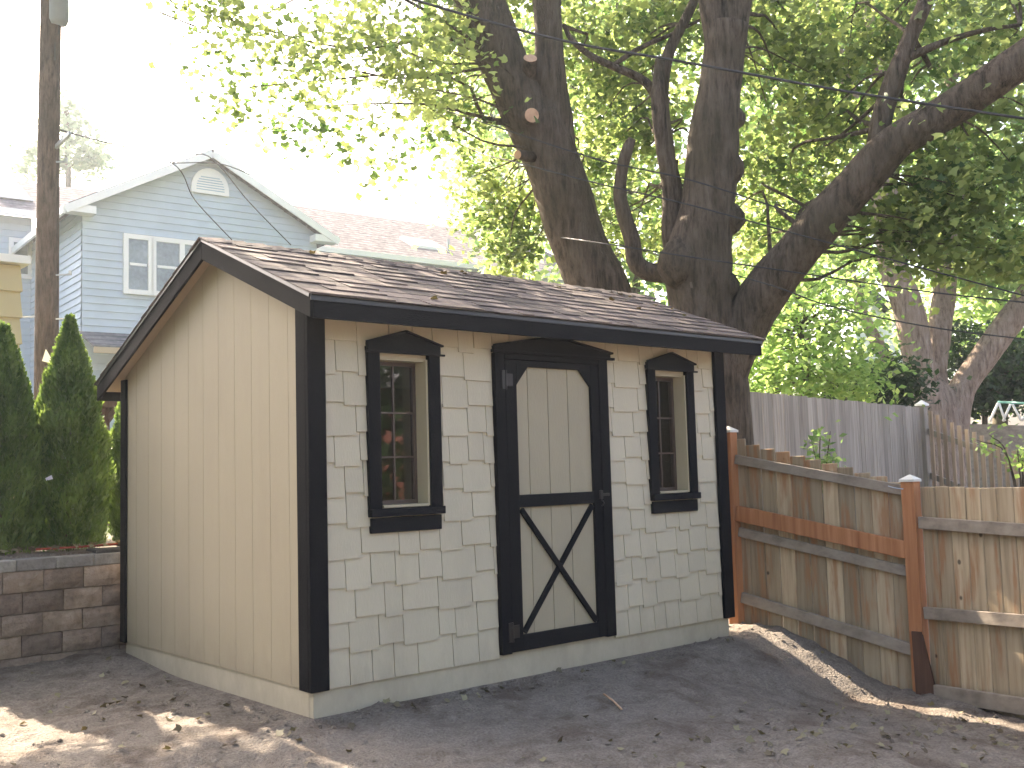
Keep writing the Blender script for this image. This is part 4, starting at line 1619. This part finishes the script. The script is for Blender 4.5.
def hwin(cx_, z0, z1, wd, bk=0, panes=2, sash=True):
    b = MB()
    fw = .11
    x0, x1 = cx_ - wd / 2, cx_ + wd / 2

    def bx(a0, a1, q0, q1, t):
        A_ = H(a0, bk - .03, q0)
        Bq = H(a1, bk - .03, q0)
        Cq = H(a1, bk - t, q0)
        Dq = H(a0, bk - t, q0)
        up_ = np.array([0, 0, q1 - q0])
        b.hexa([A_, Bq, Cq, Dq, A_ + up_, Bq + up_, Cq + up_, Dq + up_])
    bx(x0 - fw, x0, z0 - fw, z1 + fw, .09)
    bx(x1, x1 + fw, z0 - fw, z1 + fw, .09)
    bx(x0, x1, z1, z1 + fw, .09)
    bx(x0, x1, z0 - fw, z0, .10)
    for k in range(1, panes):
        xm = x0 + wd * k / panes
        bx(xm - .06, xm + .06, z0, z1, .085)
    for k in range(panes):
        xa = x0 + wd * k / panes
        if sash:
            bx(xa + .03, xa + wd / panes - .03, (z0 + z1) / 2 - .03, (z0 + z1) / 2 + .03, .07)
    w = b.build('window', M['white'], hx)
    b = MB()
    A_, Bq = H(x0, bk - .045, z0), H(x1, bk - .045, z0)
    b.prism([A_, Bq, Bq + (0, 0, z1 - z0), A_ + (0, 0, z1 - z0)], nh * .01)
    g_ = b.build('pane', M['housewin'], hx)
    g_.parent = w
    g_.matrix_parent_inverse = Matrix.Identity(4)


hwin(1.2, 5.62, 6.77, .44, 0, 1)
hwin(2.2, 5.62, 6.77, 1.2, 0, 2)
hwin(-.27, 6.62, 7.42, .34, 4.6, 1)
# arched vent
b = MB()
cz = 8.16
cxv = GWd / 2 + .05
ang = np.linspace(0, math.pi, 15)
outer = [H(cxv + .46 * math.cos(a), -.04, cz + .5 * math.sin(a)) for a in ang] + [H(cxv - .46, -.04, cz - .12), H(cxv + .46, -.04, cz - .12)]
b.prism(outer, nh * .05)
vn = b.build('arched_vent', M['white'], hx)
b = MB()
for k in range(6):
    z = cz - .04 + k * .06
    hw = .34 * math.sqrt(max(0.02, 1 - ((z - cz) / .36) ** 2)) if z > cz else .34
    A_, Bq = H(cxv - hw, -.092, z), H(cxv + hw, -.092, z)
    b.prism([A_, Bq, Bq + (0, 0, .022), A_ + (0, 0, .022)], nh * .006)
lv = b.build('louvres', M['bluewall'], hx)
lv.parent = vn
lv.matrix_parent_inverse = Matrix.Identity(4)
# porch roof under the window
b = MB()
slab(b, H(-.05, -1.1, 4.20), H(3.2, -1.1, 4.20), H(-.05, -.02, 4.62), H(3.2, -.02, 4.62), .06)
b.build('porch_roof', M['hroof2'], hx)
b = MB()
b.bar(H(-.05, -1.12, 4.09), H(3.2, -1.12, 4.09), .05, .13)
b.build('porch_fascia', M['soffit'], hx)
# skylight
cA = H(11.35, 3.4, 0)
b = MB()


def mr(a, bk):
    return H(a, bk, 7.52 + (bk - 1.65) / (6.6 - 1.65) * 2.45)


def roof_panel(mb, a0, a1, b0, b1, t0, t1):
    p = [mr(a0, b0), mr(a1, b0), mr(a1, b1), mr(a0, b1)]
    mb.hexa([q + (0, 0, t0) for q in p] + [q + (0, 0, t1) for q in p])


roof_panel(b, 10.35, 11.5, 2.9, 3.7, .0, .09)
sk = b.build('skylight', M['white'], hx)
b = MB()
roof_panel(b, 10.42, 11.43, 2.97, 3.63, .091, .10)
s_ = b.build('pane', M['housewin'], hx)
s_.parent = sk
s_.matrix_parent_inverse = Matrix.Identity(4)
b = MB()
q = mr(11.6, 2.9)
b.tube([q - (0, 0, .1), q + (0, 0, .38)], .04, 8)
b.build('vent_pipe', M['steel'], hx)

# ------------------------------------------------------------------ yellow outbuilding at left edge
yb = thing('yellow_outbuilding', 'small yellow-tan shingled outbuilding cut off by the left edge', 'outbuilding', (-1.2, 8.2, .75))
b = MB()
for k in range(10):
    z0 = .8 + k * .30
    b.hexa([(-3, 7.55 - .02, z0), (.62, 7.38 - .02, z0), (.62, 8.6, z0), (-3, 8.6, z0), (-3, 7.57, z0 + .30), (.60, 7.40, z0 + .30), (.60, 8.6, z0 + .30), (-3, 8.6, z0 + .30)])
b.build('shingled_wall', M['yellow'], yb)
b = MB()
b.hexa([(-3.05, 7.45, 3.81), (.68, 7.28, 3.81), (.68, 8.7, 3.81), (-3.05, 8.7, 3.81), (-3.05, 7.45, 3.90), (.68, 7.28, 3.90), (.68, 8.7, 3.90), (-3.05, 8.7, 3.90)])
b.build('roof_cap', M['white'], yb)

# pergola like brown structure behind the shed
pg = thing('porch_shelter', 'brown timber shelter roof on a post glimpsed behind the back corner of the shed', 'shelter', tuple(at(106, 540, 13)))
b = MB()
b.tube([at(106, 545, 13), at(105, 470, 13), at(104, 425, 13), at(104, 408, 13)], .07, 8)
b.build('post', M['darkpost'], pg)
b = MB()
a = at(96, 407, 12.8)
b.box(a[0], a[0] + 1.6, a[1], a[1] + 1.5, a[2], a[2] + .14)
b.build('roof', M['darkpost'], pg)
b = MB()
b.bar(at(104, 425, 13), at(117, 408, 13), .06, .06)
b.build('brace', M['darkpost'], pg)

# ------------------------------------------------------------------ white house behind the trees
wh = thing('white_house', 'white sided house with dark roof edge glimpsed through the trees at right', 'house', tuple(at(880, 400, 34)))
b = MB()
p0, p1 = at(853, 288, 34), at(905, 330, 36)
Q0 = at(853, 420, 34)
zb = .4
A_ = np.array([p0[0], p0[1], zb])
B_ = np.array([p1[0], p1[1], zb])
pk = p0 + (p0 - p1) * .0
b.prism([A_, B_, np.array([B_[0], B_[1], p1[2]]), np.array([A_[0], A_[1], p0[2]])], CF * 5)
b.build('wall', M['whitewall'], wh)
b = MB()
ru = (p1 - p0)
b.bar(p0 - ru * .15 + (0, 0, .16), p1 + ru * .1 + (0, 0, .16), .6, .22)
b.build('roof', M['hroof2'], wh)

# ------------------------------------------------------------------ houses and trees opposite (behind the camera; seen in the panes), two added left as sky blockers
rb = thing('brick_house', 'red brick house across the yard, reflected in the shed windows', 'house', (12, -15, -.5))
b = MB()
b.box(6, 17, -20, -15, -.9, 3.6)
b.prism([(6, -20, 3.6), (6, -15, 3.6), (6, -17.5, 5.6)], (11, 0, 0))
b.build('wall', M['redbrick'], rb)
b = MB()
slab(b, (5.6, -14.6, 3.4), (17.4, -14.6, 3.4), (5.6, -17.5, 5.75), (17.4, -17.5, 5.75), .1)
slab(b, (17.4, -20.4, 3.4), (5.6, -20.4, 3.4), (17.4, -17.5, 5.75), (5.6, -17.5, 5.75), .1)
b.build('roof', M['hroof2'], rb)
for x in (7.2, 9.4, 11.6, 13.8):
    b = MB()
    b.box(x, x + 1.1, -15.0, -14.95, .8, 2.3)
    b.build('window', M['housewin'], rb)
for i, (x, y, r, h) in enumerate(((1.5, -14, 3.0, 7), (8.6, -12.0, 1.6, 4.6), (-8.2, -3.4, 2.6, 6.5), (-6.8, 1.6, 2.2, 6.4))):  # last two are unseen trees added to dim the left wall
    t = thing('hedge_tree', ('dense round tree left of the brick house', 'small tree in front of the brick house', 'unseen dense tree added left of the front yard to block sky light', 'unseen dense tree added left of the block wall to block sky light')[i], 'tree', (x, y, -.6), 'trees across the front yard')
    b = MB()
    b.tube([(x, y, -1), (x, y, h * .6)], [.25, .1], 8)
    b.build('trunk', M['bark'], t, smooth=True)
    P, C, S = clumps([((x, y, h * .55), (r, r, h * .48), 60 if r < 2 else 260)], .5, 20, 80 + i)
    leaf_mesh('crown', P, .34, M['darkleaf'] if i % 2 else M['maple2'], 'quad', t, rnd=C, seed=80 + i)

# ------------------------------------------------------------------ ground litter
g = np.random.default_rng(99)
P = []
while len(P) < 330:
    k = g.random()
    if k < .35:
        x, y = g.uniform(-2.6, 4.2), g.uniform(-4, 2.6)
    elif k < .55:
        x, y = g.normal(-.5, .3), g.normal(1.2, .8)
    elif k < .75:
        x, y = g.normal(3.1, .6), g.normal(-2.0, .5)
    elif k < .9:
        x, y = g.normal(1.6, .5), g.normal(-1.7, .3)
    else:
        x, y = g.uniform(-.3, 3.6), g.normal(-.12, .06)
    if -.08 < x < W + .08 and -.06 < y < D + .1:
        continue
    if y > 2.8 or x > 4.3:
        continue
    P.append((x, y, gz(x, y) + .012))
o = leaf_mesh('fallen_leaves', np.array(P), .042, M['dryleaf'], 'maple', None, up_bias=1.2, seed=12)
o['kind'] = 'stuff'
o['label'] = 'dry curled maple leaves scattered over the bare soil'
# leaves on roof
P = []
for k in range(20):
    x = g.choice([g.uniform(.5, 3.8), g.uniform(3.1, 3.8)])
    y = g.uniform(-.15, 1.0) if k % 3 else g.uniform(.75, 1.0)
    P.append((x, y, top_z(y) + .022))
o = leaf_mesh('roof_leaves', np.array(P), .05, M['dryleaf'], 'maple', None, up_bias=2.2, seed=13)
o['kind'] = 'stuff'
o['label'] = 'few fallen leaves lying on the shed roof'
# clods and pebbles
b = MB()
for k in range(1500):
    m = g.random()
    if m < .5:
        x, y = g.uniform(-2.6, 4.1), g.uniform(-4, 2.6)
    elif m < .75:
        x, y = (g.uniform(-.1, 3.6), -abs(g.normal(0, .12)) - .03)
    else:
        x, y = (g.normal(-.14, .10), g.uniform(-.1, 2.6)) if m < .87 else (g.normal(3.9, .2), g.uniform(-2.2, .3))
    if -.06 < x < W + .06 and -.02 < y < D + .1:
        continue
    if x > 4.2:
        continue
    r = abs(g.normal(0, .008)) + .004
    z = gz(x, y)
    pts = []
    for q in ((1, 0, 0), (-1, 0, 0), (0, 1, 0), (0, -1, 0), (0, 0, .7), (0, 0, -.5)):
        pts.append((x + q[0] * r * g.uniform(.6, 1.3), y + q[1] * r * g.uniform(.6, 1.3), z + q[2] * r * g.uniform(.6, 1.3) + .002))
    i = len(b.v)
    b.v += pts
    for (a_, b_, c_) in ((0, 2, 4), (2, 1, 4), (1, 3, 4), (3, 0, 4), (2, 0, 5), (1, 2, 5), (3, 1, 5), (0, 3, 5)):
        b.f.append((i + a_, i + b_, i + c_))
        b.a.append(.5)
o = b.build('soil_clods', M['soil'])
o['kind'] = 'stuff'
o['label'] = 'small clods and pebbles on the bare soil'
# stick
b = MB()
pa, pb = on_y(603, 672, -.62), on_y(621, 694, -.9)
pa[2], pb[2] = gz(pa[0], pa[1]) + .012, gz(pb[0], pb[1]) + .012
b.tube([pa, (pa + pb) / 2 + (.005, 0, .004), pb], .006, 6)
tag(b.build('stick', M['cut'], smooth=True), 'pale thin stick lying on the soil in front of the door', 'stick')
# hose on the terrace
b = MB()
b.tube(spline([(-.5, 3.12, .835), (-.2, 3.16, .83), (.05, 3.12, .835), (.3, 3.2, .83)], 6), .009, 6)
tag(b.build('hose', M['hose'], smooth=True), 'thin reddish hose lying behind the retaining wall cap', 'hose')
P = np.array([(g.uniform(-1.3, .4), g.uniform(3.08, 3.35), .835) for _ in range(90)])
o = leaf_mesh('terrace_leaves', P, .07, M['dryleaf'], 'maple', None, up_bias=1.5, seed=14)
o['kind'] = 'stuff'
o['label'] = 'brown leaves lying on the soil above the block wall'

# ------------------------------------------------------------------ light
SAZ, SEL = 88.0, 39.0       # math azimuth (from +x, ccw) of the sun, elevation
w = bpy.data.worlds.new('World')
SC.world = w
w.use_nodes = True
nt = w.node_tree
bg = nt.nodes['Background']
sky = nt.nodes.new('ShaderNodeTexSky')
sky.sky_type = 'NISHITA'
sky.sun_disc = False
sky.sun_elevation = R(SEL)
sky.sun_rotation = R(90 - SAZ)
sky.air_density = .7
sky.dust_density = 6.0
sky.ozone_density = 1.0
nt.links.new(sky.outputs[0], bg.inputs[0])
bg.inputs[1].default_value = .13
sd = bpy.data.lights.new('sun', 'SUN')
sd.energy = 4.6
sd.angle = R(.55)
sd.color = (1.0, .90, .76)
so = bpy.data.objects.new('sun', sd)
COL.objects.link(so)
sv = Vector((math.cos(R(SAZ)) * math.cos(R(SEL)), math.sin(R(SAZ)) * math.cos(R(SEL)), math.sin(R(SEL))))
so.rotation_euler = (-sv).to_track_quat('-Z', 'Y').to_euler()
so.location = sv * 30

SC.view_settings.view_transform = 'Standard'
SC.view_settings.look = 'None'
SC.view_settings.exposure = 2.78
SC.view_settings.gamma = 1
SC.cycles.max_bounces = 6
SC.cycles.transparent_max_bounces = 6

SC.view_settings.use_white_balance = True
SC.view_settings.white_balance_temperature = 7100
SC.view_settings.white_balance_tint = 12
# thin air volume imitating the veiling glare of the lens
b = MB()
b.box(-70, 90, -60, 90, -3, 40)
hm = bpy.data.materials.new('glare_haze')
hm.use_nodes = True
hn = hm.node_tree
hn.nodes.remove(hn.nodes['Principled BSDF'])
pv_ = hn.nodes.new('ShaderNodeVolumePrincipled')
pv_.inputs['Color'].default_value = (.84, .92, 1, 1)
pv_.inputs['Density'].default_value = .0011
pv_.inputs['Anisotropy'].default_value = .5
hn.links.new(pv_.outputs[0], hn.nodes['Material Output'].inputs['Volume'])
hz = b.build('glare_haze', hm)
hz['kind'] = 'stuff'
